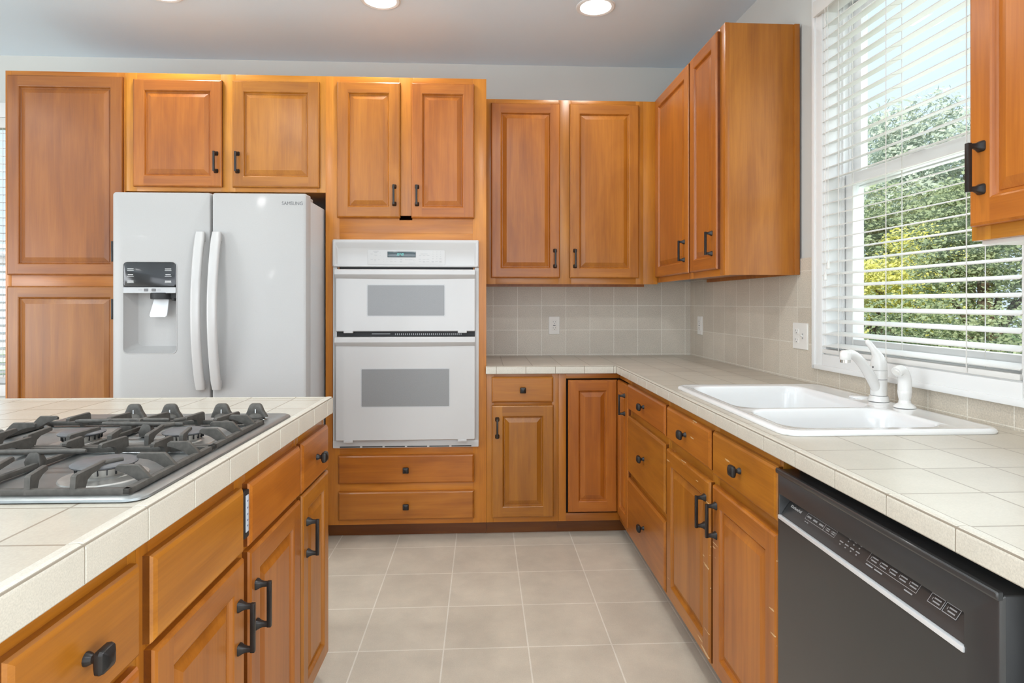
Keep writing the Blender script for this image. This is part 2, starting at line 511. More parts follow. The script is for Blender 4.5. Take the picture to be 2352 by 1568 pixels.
# ------------------------------------------------------------------ kitchen window
b = MB()
CW = 0.060
o0, o1, z0, z1 = OP[0] - CW, OP[1] + CW, OP[2] - CW, OP[3] + CW
for (a0, a1, c0, c1) in ((o0, OP[0], z0, z1), (OP[1], o1, z0, z1), (OP[0], OP[1], z0, OP[2]), (OP[0], OP[1], OP[3], z1)):
    b.box(a0, a1, -0.014, 0.009, c0, c1, 0, 0.004)
b.box(o0 - .006, o0 + 0.016, -0.020, 0.009, z0 - .004, z1 + .004, 0, 0.005); b.box(o1 - 0.016, o1 + .006, -0.020, 0.009, z0 - .004, z1 + .004, 0, 0.005)
b.box(o0, o1, -0.020, 0.009, z0 - .004, z0 + 0.016, 0, 0.005); b.box(o0, o1, -0.020, 0.009, z1 - 0.016, z1 + .004, 0, 0.005)
win = struct(b.build('window_1', M_TRIM, None, (1.345, 3.865, 0), WALLR), 'white framed double hung kitchen window over the sink')
b = MB()   # jamb lining
s0, s1, z0, z1 = OP
b.box(s0 - .001, s0 + .012, -0.004, 0.15, z0, z1); b.box(s1 - .012, s1 + .001, -0.004, 0.15, z0, z1)
b.box(s0, s1, -0.004, 0.15, z0 - .001, z0 + .014); b.box(s0, s1, -0.004, 0.15, z1 - .012, z1 + .001)
b.build('jamb', M_TRIM, win)
def sash(name, t, za, zb, st=0.048, rail=0.05):
    f = MB()
    a0, a1 = s0 + .022, s1 - .022
    f.box(a0, a0 + st, t, t + .03, za, zb, 0, .004); f.box(a1 - st, a1, t, t + .03, za, zb, 0, .004)
    f.box(a0 + st, a1 - st, t, t + .03, za, za + rail, 0, .004); f.box(a0 + st, a1 - st, t, t + .03, zb - rail, zb, 0, .004)
    o = f.build(name, M_VINYL, win)
    g = MB(); g.box(a0 + st - .004, a1 - st + .004, t + .013, t + .017, za + rail - .004, zb - rail + .004)
    g.build('pane', M_GLASS, o)
f = MB()
for a0, a1 in ((s0 + .012, s0 + .022), (s1 - .022, s1 - .012)):
    f.box(a0, a1, .05, .15, z0 + .014, z1 - .012)
for k in (0.058, 0.086, 0.120):
    f.box(s0 + .022, s0 + .030, k, k + .006, z0 + .014, z1 - .012); f.box(s1 - .030, s1 - .022, k, k + .006, z0 + .014, z1 - .012)
f.build('sash_track', M_VINYL, win)
sash('lower_sash', 0.068, z0 + .014, 1.765)
sash('upper_sash', 0.104, 1.712, z1 - .012)
f = MB(); f.box(1.86, 1.93, 0.058, 0.069, 1.762, 1.775, 0, .003); f.build('sash_lock', M_VINYL, win)

def blinds(name, label, loc, rot, a0, a1, ztop, zbot, tilt, t0, pitch=0.0477, cords=True, ladders=None):
    root = thing(name, label, 'blinds', loc, rot)
    hr = MB()
    hr.box(a0 - .002, a1 + .002, t0 - .014, t0 + .052, ztop, ztop + .055, 0, .003)
    hr.box(a0 - .004, a1 + .004, t0 - .024, t0 - .014, ztop - .006, ztop + .058, 0, .003)
    hr.build('headrail', M_SLAT, root)
    sl = MB()
    z = zbot + .034
    ca, sa = math.cos(tilt), math.sin(tilt)
    prof = []
    for k in range(7):
        u = -0.025 + 0.05 * k / 6
        prof.append((u, 0.0014 * (1 - (u / .025) ** 2) + 0.0013))
    for k in range(7):
        u = 0.025 - 0.05 * k / 6
        prof.append((u, 0.0014 * (1 - (u / .025) ** 2) - 0.0013))
    n = 0
    while z < ztop - .012:
        ring = [(t0 + .025 + u * ca - v * sa, z + u * sa + v * ca) for u, v in prof]
        sl.loft([[(a0, y, q) for y, q in ring], [(a1, y, q) for y, q in ring]])
        z += pitch; n += 1
    sl.build('slats', M_SLAT, root)
    br = MB(); br.box(a0, a1, t0 + .0, t0 + .05, zbot, zbot + .017, 0, .004)
    br.build('bottom_rail', M_SLAT, root)
    ladders = ladders or [a0 + .14, (a0 + a1) / 2, a1 - .14]
    for s in ladders:
        c = MB()
        for t in (t0 - .004, t0 + .054):
            c.box(s - .0011, s + .0011, t - .0011, t + .0011, zbot + .004, ztop)
        z = zbot + .034
        for k in range(n):
            c.tube([(s, t0 - .004, z - .025 * sa - .001), (s, t0 + .054, z + .025 * sa - .001)], .0007, n=5)
            z += pitch
        c.build('ladder_cord', M_CORD, root)
    if cords:
        for s, zz in ((a0 + .075, 1.372), (a0 + .095, 1.415)):
            c = MB(); c.tube([(s, t0 - .020, ztop), (s, t0 - .018, zz)], .0012, n=6)
            co = c.build('pull_cord', M_CORD, root)
            q = MB(); q.lathe([(.002, .034), (.004, .030), (.0075, .002), (.006, 0.0)], (s, t0 - .018, zz - .030), n=14)
            q.build('tassel', M_SLAT, co)
        c = MB(); c.tube([(a0 + .17, t0 - .02, ztop + .01), (a0 + .12, t0 - .03, ztop - .01), (a0 + .10, t0 - .032, ztop - .06), (a0 + .115, t0 - .028, ztop - .10)], .0022, n=8)
        c.build('tilt_wand', M_GLASS, root)
    return root
blinds('window_blinds', 'open white slatted blinds hanging over the kitchen sink', (1.345, 3.865, 0), WALLR, 1.450, 2.352, 2.425, 1.049, R(13), -0.012, ladders=[1.588, 1.853, 2.188])

# far left dining window
b = MB()
x0, x1, z0, z1 = W2
for (a0, a1, c0, c1) in ((x0 - .07, x0, z0 - .07, z1 + .09), (x1, x1 + .07, z0 - .07, z1 + .09), (x0, x1, z0 - .07, z0), (x0, x1, z1, z1 + .09)):
    b.box(a0, a1, 3.856, 3.875, c0, c1, 0, .004)
w2 = struct(b.build('window_2', M_TRIM), 'white cased window at the far left edge beside the pantry')
b = MB()
b.box(x0, x1, 3.93, 3.96, 1.50, 1.56, 0, .004); b.box(x0, x0 + .05, 3.93, 3.96, z0, z1, 0, .004); b.box(x1 - .05, x1, 3.93, 3.96, z0, z1, 0, .004); b.box(x0, x1, 3.93, 3.96, z0, z0 + .05, 0, .004); b.box(x0, x1, 3.93, 3.96, z1 - .05, z1, 0, .004)
fr = b.build('window_frame', M_VINYL, w2)
b = MB(); b.box(x0 + .04, x1 - .04, 3.942, 3.946, z0 + .04, z1 - .04); b.build('pane', M_GLASS, fr)
blinds('window_blinds', 'white slatted blinds at the left edge beside the tall pantry', (0, 3.873, 0), 0.0, W2[0] + .012, W2[1] - .012, 2.33, 0.79, R(14), 0.004, cords=False)

# ------------------------------------------------------------------ hardware (built once, copied)
def _pull():
    b = MB()
    for s in (-1, 1):
        c = s * .0455
        rings = []
        for h, d, r in ((.0115, 0, .006), (.0112, -.003, .006), (.0078, -.009, .004), (.0055, -.016, .0025), (.0050, -.0255, .0015)):
            rings.append([(x, d, z + c) for x, _, z in rrect(-h, h, -h, h, r, 0, 'xz')])
        b.loft(rings)
    b.box(-.0050, .0050, -.0335, -.0240, -.0520, .0520, 0, .0018)
    o = b.build('handle', M_BRONZE); me = o.data; bpy.data.objects.remove(o); me.name = 'handle'
    return me
def _knob():
    b = MB()
    rings = []
    for h, d, r in ((.0095, 0, .0094), (.0090, -.003, .0089), (.0058, -.009, .0057), (.0062, -.013, .006), (.0125, -.0165, .006), (.0155, -.0195, .0050), (.0158, -.0250, .0045), (.0140, -.0295, .004), (.0090, -.0330, .003), (.0030, -.0345, .001)):
        rings.append(rrect(-h, h, -h, h, r, d, 'xz'))
    b.loft(rings)
    o = b.build('knob', M_BRONZE, angle=25); me = o.data; bpy.data.objects.remove(o); me.name = 'knob'
    return me
PULL, KNOB = _pull(), _knob()
def put(me, name, parent, loc):
    o = bpy.data.objects.new(name, me); COL.objects.link(o); o.parent = parent; o.location = loc
    return o

# ------------------------------------------------------------------ cabinet pieces
TH = 0.019
def slab_sides(b, wd, h, yf, dark, light):
    # left and right edges darkened for end-grain stain and shade between fronts
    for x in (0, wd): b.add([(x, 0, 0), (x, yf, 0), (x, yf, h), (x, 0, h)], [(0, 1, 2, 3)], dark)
    for z in (0, h): b.add([(0, 0, z), (0, yf, z), (wd, yf, z), (wd, 0, z)], [(0, 1, 2, 3)], light)
    b.add([(0, 0, 0), (wd, 0, 0), (wd, 0, h), (0, 0, h)], [(0, 1, 2, 3)], light)
def door(root, x, z, wd, h, y=0.0, handle=None, rot=0.0, stile=0.055, worn=False, name='door', mats=None):
    b = MB()
    t = TH; s = stile
    lp = lambda i, d: (i, wd - i, i, h - i, 0, d)
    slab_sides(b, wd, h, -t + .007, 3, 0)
    b.rloft([lp(0, -t + .007), lp(.002, -t + .0025), (lp(.007, -t))], mi=0, cap0=False, cap1=False, n=2)
    e = .007
    b.add([(e, -t, e), (s, -t, e), (s, -t, h - e), (e, -t, h - e)], [(0, 1, 2, 3)], 0)
    b.add([(wd - s, -t, e), (wd - e, -t, e), (wd - e, -t, h - e), (wd - s, -t, h - e)], [(0, 1, 2, 3)], 0)
    for a, c in ((e, s), (h - s, h - e)):
        b.add([(s, -t, a), (wd - s, -t, a), (wd - s, -t, c), (s, -t, c)], [(0, 1, 2, 3)], 1)
    b.rloft([lp(s, -t), lp(s + .004, -t + .002), lp(s + .007, -t + .0085), lp(s + .010, -t + .0115), lp(s + .013, -t + .0115), lp(s + .014, -t + .010), lp(s + .036, -t + .0025), lp(s + .038, -t + .0025)], mi=2, n=2)
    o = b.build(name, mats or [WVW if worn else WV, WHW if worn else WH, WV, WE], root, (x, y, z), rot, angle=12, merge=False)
    if handle:
        put(PULL, 'handle', o, (handle[0], -TH, handle[1]))
    return o
def drawer(root, x, z, wd, h, y=0.0, knob=True, worn=False, name='drawer', kx=None):
    b = MB()
    lp = lambda i, d: (i, wd - i, i, h - i, 0, d)
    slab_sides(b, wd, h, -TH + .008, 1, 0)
    b.rloft([lp(0, -TH + .008), lp(.003, -TH + .004), lp(.009, -TH)], mi=0, n=2)
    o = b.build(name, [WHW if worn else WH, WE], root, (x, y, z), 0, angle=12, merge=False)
    if knob:
        put(KNOB, 'knob', o, (wd / 2 if kx is None else kx, -TH, h / 2))
    return o
def frame(root, pieces, y0=0.0, y1=0.019, mats=None):
    b = MB()
    for x0, x1, z0, z1, k in pieces:
        b.box(x0, x1, y0, y1, z0, z1, 0 if k == 'v' else 1, 0.0008)
    return b.build('face_frame', mats or [WFV, WFH], root, merge=False)
def carcass(root, boxes, m=None):
    b = MB()
    for bx in boxes: b.box(*bx)
    return b.build('carcass', m or WV, root, merge=False)
def toe(root, x0, x1, y, z1=0.09):
    b = MB(); b.box(x0, x1, y, y + .016, 0, z1)
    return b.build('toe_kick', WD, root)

FY = 3.235
# pantry
r = thing('pantry_cabinet', 'tall honey maple pantry cabinet at the far left beside the refrigerator', 'cabinet', (-2.453, FY, 0))
PW = -1.854 + 2.453
frame(r, [(0, .03, .09, 2.447, 'v'), (PW - .045, PW, .09, 2.447, 'v'), (.03, PW - .045, 2.40, 2.447, 'h'), (.03, PW - .045, 1.325, 1.41, 'h'), (.03, PW - .045, .09, .16, 'h')])
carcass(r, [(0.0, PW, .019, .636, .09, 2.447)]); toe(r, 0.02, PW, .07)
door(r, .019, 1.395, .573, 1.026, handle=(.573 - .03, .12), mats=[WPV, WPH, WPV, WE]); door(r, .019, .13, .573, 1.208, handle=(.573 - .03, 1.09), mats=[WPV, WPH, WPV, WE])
# over the refrigerator
r = thing('wall_cabinet', 'two door maple cabinet directly above the white refrigerator', 'cabinet', (-1.854, FY, 0))
W_ = -.828 + 1.854
frame(r, [(0, .06, 1.833, 2.447, 'v'), (W_ - .045, W_, 1.833, 2.447, 'v'), (.485, .56, 1.833, 2.447, 'v'), (.06, .485, 2.40, 2.447, 'h'), (.56, W_ - .045, 2.40, 2.447, 'h'), (.06, .485, 1.833, 1.87, 'h'), (.56, W_ - .045, 1.833, 1.87, 'h')], mats=[WGV, WGH])
carcass(r, [(0, W_, .019, .636, 1.833, 2.447)])
door(r, .047, 1.855, .450, .556, handle=(.450 - .028, .128)); door(r, .550, 1.855, .447, .556, handle=(.028, .128))
# oven tower
r = thing('oven_cabinet', 'tall maple cabinet housing the white double oven', 'cabinet', (-.828, FY, 0))
W_ = .0185 + .828
frame(r, [(0, .072, .08, 2.447, 'v'), (W_ - .072, W_, .08, 2.447, 'v'), (.385, .455, 1.69, 2.447, 'v'), (.072, .385, 2.40, 2.447, 'h'), (.455, W_ - .072, 2.40, 2.447, 'h'),
          (.072, W_ - .072, 1.62, 1.715, 'h'), (.072, W_ - .072, 1.555, 1.62, 'h'), (.072, W_ - .072, .44, .515, 'h'), (.072, W_ - .072, .25, .305, 'h'), (.072, W_ - .072, .08, .115, 'h')], mats=[WGV, WGH])
carcass(r, [(0, .018, .019, .636, .08, 2.447), (W_ - .018, W_, .019, .636, .08, 2.447), (.018, W_ - .018, .019, .636, 1.60, 2.447), (.018, W_ - .018, .019, .636, .08, .47), (.018, W_ - .018, .624, .636, .47, 1.60)])
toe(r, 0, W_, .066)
door(r, .063, 1.701, .329, .714, handle=(.329 - .03, .118)); door(r, .451, 1.701, .331, .714, handle=(.03, .118))
drawer(r, .068, .299, .713, .150); drawer(r, .068, .107, .713, .150)
# base cabinet beside the oven
r = thing('base_cabinet', 'narrow maple base cabinet with one drawer right of the oven', 'cabinet', (.0195, FY, 0))
W_ = .406 - .0195
frame(r, [(0, .04, .08, .874, 'v'), (W_ - .035, W_, .08, .874, 'v'), (.04, W_ - .035, .845, .874, 'h'), (.04, W_ - .035, .70, .73, 'h'), (.04, W_ - .035, .08, .115, 'h')])
carcass(r, [(0, W_, .019, .625, .08, .873)]); toe(r, 0, W_, .066)
drawer(r, .029, .722, .328, .135); door(r, .029, .109, .330, .597, handle=(.028, .597 - .118))
# corner cabinet with two angled leaves
r = thing('corner_cabinet', 'maple corner base cabinet with two leaf door under the counter bend', 'cabinet', (.4065, FY, 0))
W_ = .738 - .4065
b = MB()
b.box(0, .040, 0, .019, .08, .874, 0, .0008); b.box(.040, W_, 0, .019, .846, .874, 1, .0008); b.box(.040, W_, 0, .019, .08, .122, 1, .0008)
b.box(W_, W_ + .019, -.246, 0, .846, .874, 2, .0008); b.box(W_, W_ + .019, -.246, 0, .08, .115, 2, .0008)
b.build('face_frame', [WFV, WFH, WFH], r, merge=False)
carcass(r, [(0, .92, .06, .625, .08, .873), (W_ + .06, .92, -.246, .06, .08, .873)], M_GAPSHADE)  # carcass coloured black for the shade in the gap round the leaves
b = MB(); b.box(0, W_ + .066, .066, .082, 0, .09); b.box(W_ + .066, W_ + .082, -.246, .066, 0, .09); b.build('toe_kick', WD, r)
d1 = door(r, .050, .130, .265, .709, y=.004, name='door')
d2 = door(r, W_ + .001, .124, .230, .716, y=-.0152, rot=R(-90), handle=(.230 - .055, .716 - .105), name='door', stile=.05)

# right run
RX = .738
def RRoot(name, label, y, cat='cabinet'):
    return thing(name, label, cat, (RX, y, 0), R(-90))
r = RRoot('drawer_cabinet', 'maple base cabinet with three stacked drawers beside the corner', 2.988)
W_ = 2.988 - 2.3535
frame(r, [(0, .03, .08, .874, 'v'), (W_ - .02, W_, .08, .874, 'v'), (.03, W_ - .02, .845, .874, 'h'), (.03, W_ - .02, .68, .735, 'h'), (.03, W_ - .02, .375, .425, 'h'), (.03, W_ - .02, .08, .11, 'h')])
carcass(r, [(0, W_, .019, .60, .08, .873)]); toe(r, 0, W_, .066)
drawer(r, .004, .724, .615, .124); drawer(r, .004, .415, .615, .276); drawer(r, .004, .104, .615, .280)
r = RRoot('sink_cabinet', 'scuffed maple sink base cabinet with two drawers and two doors', 2.353)
W_ = 2.353 - 1.4525
frame(r, [(0, .025, .08, .874, 'v'), (W_ - .02, W_, .08, .874, 'v'), (.445, .50, .08, .874, 'v'), (.025, .445, .845, .874, 'h'), (.50, W_ - .02, .845, .874, 'h'), (.025, .445, .68, .725, 'h'), (.50, W_ - .02, .68, .725, 'h'), (.025, .445, .08, .11, 'h'), (.50, W_ - .02, .08, .11, 'h')])
carcass(r, [(0, .018, .019, .60, .08, .873), (W_ - .018, W_, .019, .60, .08, .873), (.018, W_ - .018, .019, .60, .08, .098), (.018, W_ - .018, .588, .60, .098, .873), (.018, W_ - .018, .019, .023, .098, .873)]); toe(r, 0, W_, .066)
drawer(r, .011, .721, .450, .126, worn=True); drawer(r, .484, .714, .414, .136, worn=True)
door(r, .008, .105, .452, .577, handle=(.452 - .035, .577 - .105), worn=True); door(r, .484, .105, .415, .577, handle=(.032, .577 - .102), worn=True)

# upper cabinets
r = thing('wall_cabinet', 'two door maple wall cabinet on the back wall above the counter outlet', 'cabinet', (.020, 3.545, 0))
W_ = 1.036 - .020
frame(r, [(0, .055, 1.362, 2.445, 'v'), (.425, .50, 1.362, 2.445, 'v'), (.885, .93, 1.362, 2.445, 'v'), (.93, W_, 1.362, 2.445, 'v'), (.055, .425, 2.405, 2.445, 'h'), (.50, .885, 2.405, 2.445, 'h'), (.055, .425, 1.362, 1.41, 'h'), (.50, .885, 1.362, 1.41, 'h')])
carcass(r, [(0, W_, .019, .325, 1.374, 2.445), (0, W_, .305, .325, 1.355, 1.374)])
door(r, .028, 1.398, .404, 1.022, handle=(.404 - .03, .114)); door(r, .490, 1.398, .410, 1.022, handle=(.03, .114))
UA = R(-90 + 0.6)
r = thing('wall_cabinet', 'two door maple wall cabinet on the right wall beside the window', 'cabinet', (1.0385, 3.56, 0), UA)
W_ = 3.56 - 2.575
frame(r, [(0, .045, 1.372, 2.468, 'v'), (.545, .60, 1.372, 2.468, 'v'), (W_ - .055, W_, 1.372, 2.468, 'v'), (.045, .545, 2.43, 2.468, 'h'), (.60, W_ - .055, 2.43, 2.468, 'h'), (.045, .545, 1.372, 1.415, 'h'), (.60, W_ - .055, 1.372, 1.415, 'h')])
b = MB()
b.box(0, W_ - .016, .019, .318, 1.392, 2.466); b.box(W_ - .016, W_, .019, .306, 1.374, 2.467)
b.box(W_ - .016, W_ + .008, .306, .330, 1.374, 2.467, 0, .003)
b.box(0, W_ - .016, .300, .318, 1.374, 1.392)
b.build('carcass', WV, r, merge=False)
door(r, .012, 1.402, .560, 1.050, handle=(.560 - .052, .115)); door(r, .597, 1.402, .335, 1.050, handle=(.335 - .050, .118))
r = thing('wall_cabinet', 'maple wall cabinet at the right edge partly covering the window', 'cabinet', (1.075, 1.282, 0), R(-90))
frame(r, [(0, .05, 1.388, 2.45, 'v'), (.40, .45, 1.388, 2.45, 'v'), (.05, .40, 1.388, 1.44, 'h'), (.05, .40, 2.40, 2.45, 'h')])
b = MB(); b.box(0, .45, .019, .333, 1.396, 2.45); b.build('carcass', WV, r)
b = MB(); b.box(.004, .446, .021, .333, 1.380, 1.396); b.build('bottom_panel', M_TRIM, r)
door(r, .014, 1.417, .424, 1.02, handle=(.034, .122))

# ------------------------------------------------------------------ island
IO, IR = (-.5251, 0, 0), R(89.2)
def IRoot(name, label): return thing(name, label, 'cabinet', IO, IR)
ILY = .027
def iframe(r, pieces): return frame(r, pieces, ILY, ILY + .019)
r = IRoot('island_cabinet', 'maple island cabinet with knob drawers nearest the viewer')
iframe(r, [(.62, .70, .08, .885, 'v'), (.945, .967, .08, .885, 'v'), (.70, .945, .845, .885, 'h'), (.70, .945, .69, .73, 'h'), (.70, .945, .08, .12, 'h')])
carcass(r, [(.62, .967, ILY + .019, 1.22, .08, .884)]); toe(r, .62, .967, .10)
drawer(r, .695, .713, .256, .142, y=ILY); drawer(r, .695, .44, .256, .258, y=ILY); drawer(r, .695, .11, .256, .31, y=ILY)
r = IRoot('island_cabinet', 'maple island cabinet with plain false drawer fronts under the cooktop')
iframe(r, [(.968, 1.00, .08, .885, 'v'), (1.325, 1.385, .08, .885, 'v'), (1.705, 1.732, .08, .885, 'v'), (1.0, 1.325, .84, .885, 'h'), (1.385, 1.705, .84, .885, 'h'), (1.0, 1.325, .69, .725, 'h'), (1.385, 1.705, .69, .725, 'h'), (1.0, 1.325, .08, .12, 'h'), (1.385, 1.705, .08, .12, 'h')])
carcass(r, [(.968, 1.732, ILY + .019, 1.22, .08, .884)]); toe(r, .968, 1.732, .10)
drawer(r, .985, .712, .352, .140, y=ILY, knob=False); drawer(r, 1.369, .712, .354, .140, y=ILY, knob=False)
door(r, .988, .105, .350, .596, y=ILY, handle=(.350 - .032, .596 - .135)); door(r, 1.367, .105, .356, .596, y=ILY, handle=(.034, .596 - .132))
r = IRoot('island_cabinet', 'narrow maple island cabinet at the far end nearest the oven')
iframe(r, [(1.733, 1.755, .08, .885, 'v'), (2.0, 2.022, .08, .885, 'v'), (1.755, 2.0, .845, .885, 'h'), (1.755, 2.0, .69, .725, 'h'), (1.755, 2.0, .08, .12, 'h')])
carcass(r, [(1.733, 2.022, ILY + .019, 1.22, .08, .884)]); toe(r, 1.733, 2.022, .10)
drawer(r, 1.742, .710, .272, .143, y=ILY); door(r, 1.742, .108, .272, .597, y=ILY, handle=(.040, .597 - .132), stile=.048)
# dark outlet strip on the stile between the two false fronts
r = thing('outlet_strip', 'dark outlet strip with pale face between the false drawer fronts', 'outlet', IO, IR)
b = MB(); b.box(1.340, 1.366, ILY - .017, ILY, .738, .842, 0, .003); b.build('housing', M_BLKM, r)
b = MB(); b.box(1.345, 1.359, ILY - .0185, ILY - .0165, .752, .832, 0, .0006); b.build('face_plate', M_PALE, r)
b = MB()
for z in (.764, .776, .789, .803, .818):
    b.box(1.349, 1.355, ILY - .0190, ILY - .0183, z, z + .003)
b.build('marking', M_LABELINK, r)

# ------------------------------------------------------------------ countertops
def edging(b, p0, p1, out, ztop, zbot, phase, pitch, depth=.022, proud=.0025, first=None):
    """row of bullnose tiles from p0 to p1 (axis aligned); out = outward unit vector"""
    p0, p1 = Vector((*p0, 0)), Vector((*p1, 0)); L = (p1 - p0).length; d = (p1 - p0) / L; o = Vector((*out, 0))
    cuts = [0.0]
    x = phase % pitch
    if x < .012: x += pitch
    while x < L - .012:
        cuts.append(x); x += pitch
    cuts.append(L)
    zt = ztop + proud
    prof = [(-depth, zbot + .004), (-depth, zt - .001)]
    rr = .009
    for k in range(6):
        q = R(90 - 18 * k); prof.append((-rr + rr * math.cos(q), zt - rr + rr * math.sin(q)))
    prof += [(0, zbot + .003), (-.003, zbot)]
    for a, c in zip(cuts[:-1], cuts[1:]):
        g = .0013
        rings = []
        for x, sh in ((a + g, .0008), (a + g + .0008, 0), (c - g - .0008, 0), (c - g, .0008)):
            q = p0 + d * x
            rings.append([tuple(q + o * (u - sh) + Vector((0, 0, z - sh))) for u, z in prof])
        b.loft(rings, 0)
    q0, q1 = p0 + d * .004 - o * depth, p1 - d * .004 - o * .0012
    b.box(min(q0.x, q1.x), max(q0.x, q1.x), min(q0.y, q1.y), max(q0.y, q1.y), zbot + .002, ztop + .0005, 1)

ct = thing('countertop', 'L shaped beige tile countertop running under the window and along the back wall', 'countertop', (0, 0, 0))
SX0, SX1, SY0, SY1 = .790, 1.325, 1.525, 2.350
b = MB()
zt, zb = .914, .8745
wx = lambda y: 1.345 + (3.865 - y) * math.tan(R(1.62)) - .001
EX, EY = .713, 3.206
b.prism([(.0195, EY + .02), (EX + .02, EY + .02), (EX + .02, 3.864), (.0195, 3.864)], zb, zt)
b.prism([(EX + .02, SY1), (wx(SY1), SY1), (wx(3.864), 3.864), (EX + .02, 3.864)], zb, zt)
b.prism([(EX + .02, SY0), (SX0, SY0), (SX0, SY1), (EX + .02, SY1)], zb, zt)
b.prism([(SX1, SY0), (wx(SY0), SY0), (wx(SY1), SY1), (SX1, SY1)], zb, zt)
b.prism([(EX + .02, .762), (wx(.762), .762), (wx(SY0), SY0), (EX + .02, SY0)], zb, zt)
b.build('tile_surface', T_COUNTER, ct, merge=False)
b = MB()
edging(b, (.0145, EY), (EX, EY), (0, -1), zt, zb, .0716 - .0145, .157)
edging(b, (EX, EY), (EX, .742), (-1, 0), zt, zb, EY - (1.353 + .157 * 12), .157)
edging(b, (EX, .740), (wx(.74) - .002, .740), (0, -1), zt, zb, .1, .157)
b.build('edge_tile', [T_EDGE, GROUT], ct, merge=False)

ic = thing('island_countertop', 'beige tile countertop of the island with a bullnose edge', 'countertop', IO, IR)
b = MB(); b.box(.622, 2.014, .021, 1.28, .8865, .940); b.build('tile_surface', T_ISLAND, ic)
b = MB()
edging(b, (.60, 0), (2.036, 0), (0, -1), .940, .8865, .954 - .60, .145)
edging(b, (2.036, 0), (2.036, 1.30), (1, 0), .940, .8865, .118, .145)
edging(b, (.60, 1.30), (.60, 0), (-1, 0), .940, .8865, .02, .145)
b.build('edge_tile', [T_EDGE, GROUT], ic, merge=False)

# ------------------------------------------------------------------ refrigerator
fr_ = thing('refrigerator', 'white side by side refrigerator with ice and water dispenser', 'refrigerator', (-1.728, 2.91, 0))
FW, FH = .893, 1.771
b = MB(); b.box(.006, FW - .006, .078, .80, .03, FH - .022, 0, .006); b.box(.02, FW - .02, .10, .70, 0, .05)
b.build('body', M_WHITE_SIDE, fr_)
for x in (.012, FW - .075):
    b = MB(); b.box(x, x + .063, .085, .16, FH - .022, FH - .004, 0, .006); b.build('hinge_cover', M_WHITE_FRIDGE, fr_)
zb_, zt_ = .07, FH
# left door with dispenser recess
LX = .447
b = MB()
d0, d1, dz0, dz1 = .052, .293, 1.017, 1.443
full = lambda i, y, r: (i, LX - i, zb_ + i, zt_ - i, r, y)
b.rloft([full(0, .070, .008), full(0, .012, .012), full(.003, .004, .012), full(.009, .0, .012), (d0 - .004, d1 + .004, dz0 - .004, dz1 + .004, .022, 0), (d0 - .002, d1 + .002, dz0 - .002, dz1 + .002, .022, -.0022), (d0, d1, dz0, dz1, .020, -.0015), (d0 + .001, d1 - .001, dz0 + .001, dz1 - .001, .02, .006), (d0 + .035, d1 - .004, dz0 + .03, dz1 - .004, .02, .060)], cap0=True, n=6)
ld = b.build('door', M_WHITE_FRIDGE, fr_)
b = MB(); b.rloft([(d0 + .001, d1 - .001, 1.326, dz1 - .001, .001, .012), (d0 + .001, d1 - .001, 1.326, dz1 - .001, .014, -.002), (d0 + .004, d1 - .004, 1.328, dz1 - .004, .014, -.004)], cap0=True, n=6)
b.build('control_panel', simple('dispenser_panel_black', (.022, .022, .024), .16, coat=.1, var=.02), ld)
for k, (ox, ww) in enumerate(((.072, .028), (.243, .028))):
    b = MB()
    for j, z in enumerate((1.409, 1.382, 1.352)):
        b.box(ox + .002 * (j % 2), ox + ww - .002 * (j % 2), -.0045, -.0038, z, z + .0035)
        b.box(ox - .001, ox + ww + .001, -.0045, -.0038, z - .0065, z - .0045)
    b.build('panel_print', M_LGREY, ld)
b = MB(); b.rloft([(d0 + .001, d1 - .001, 1.298, 1.3255, .001, .02), (d0 + .001, d1 - .001, 1.298, 1.3255, .001, -.004), (d0 + .002, d1 - .002, 1.299, 1.325, .001, -.005)], cap0=True, n=2)
st = b.build('silver_trim', M_SILVER, ld)
b = MB()
for x in (.147, .182):
    b.rloft([(x, x + .020, 1.306, 1.319, .002, -.0055), (x + .0015, x + .0185, 1.3075, 1.3175, .002, -.0062)], cap0=True, n=3)
b.box(.122, .141, -.0056, -.0050, 1.3115, 1.3130); b.box(.208, .224, -.0056, -.0050, 1.3115, 1.3130)
b.build('indicator', M_GREYD, ld)
b = MB(); b.lathe([(.050, 0), (.050, -.028), (.044, -.031)], (.213, .032, 1.300), n=26); b.box(.235, .285, .014, .05, 1.272, 1.300, 0, .004); b.lathe([(.010, 0), (.008, -.014)], (.272, .020, 1.276), n=12)
b.build('nozzle', M_BLKM, ld)
b = MB()
rings = []
for z, h, y in ((1.272, .034, .022), (1.24, .037, .017), (1.205, .040, .012), (1.193, .040, .010), (1.186, .034, .009)):
    c = .213 - (1.272 - z) * .12
    rings.append([(x, yy, z) for x, yy, _ in rrect(c - h, c + h, y, y + .007, .003, 0, 'xy', 3)])
b.loft(rings)
b.build('dispenser_paddle', simple('translucent_paddle', (.70, .71, .73), .2, coat=.3, var=.01), ld)
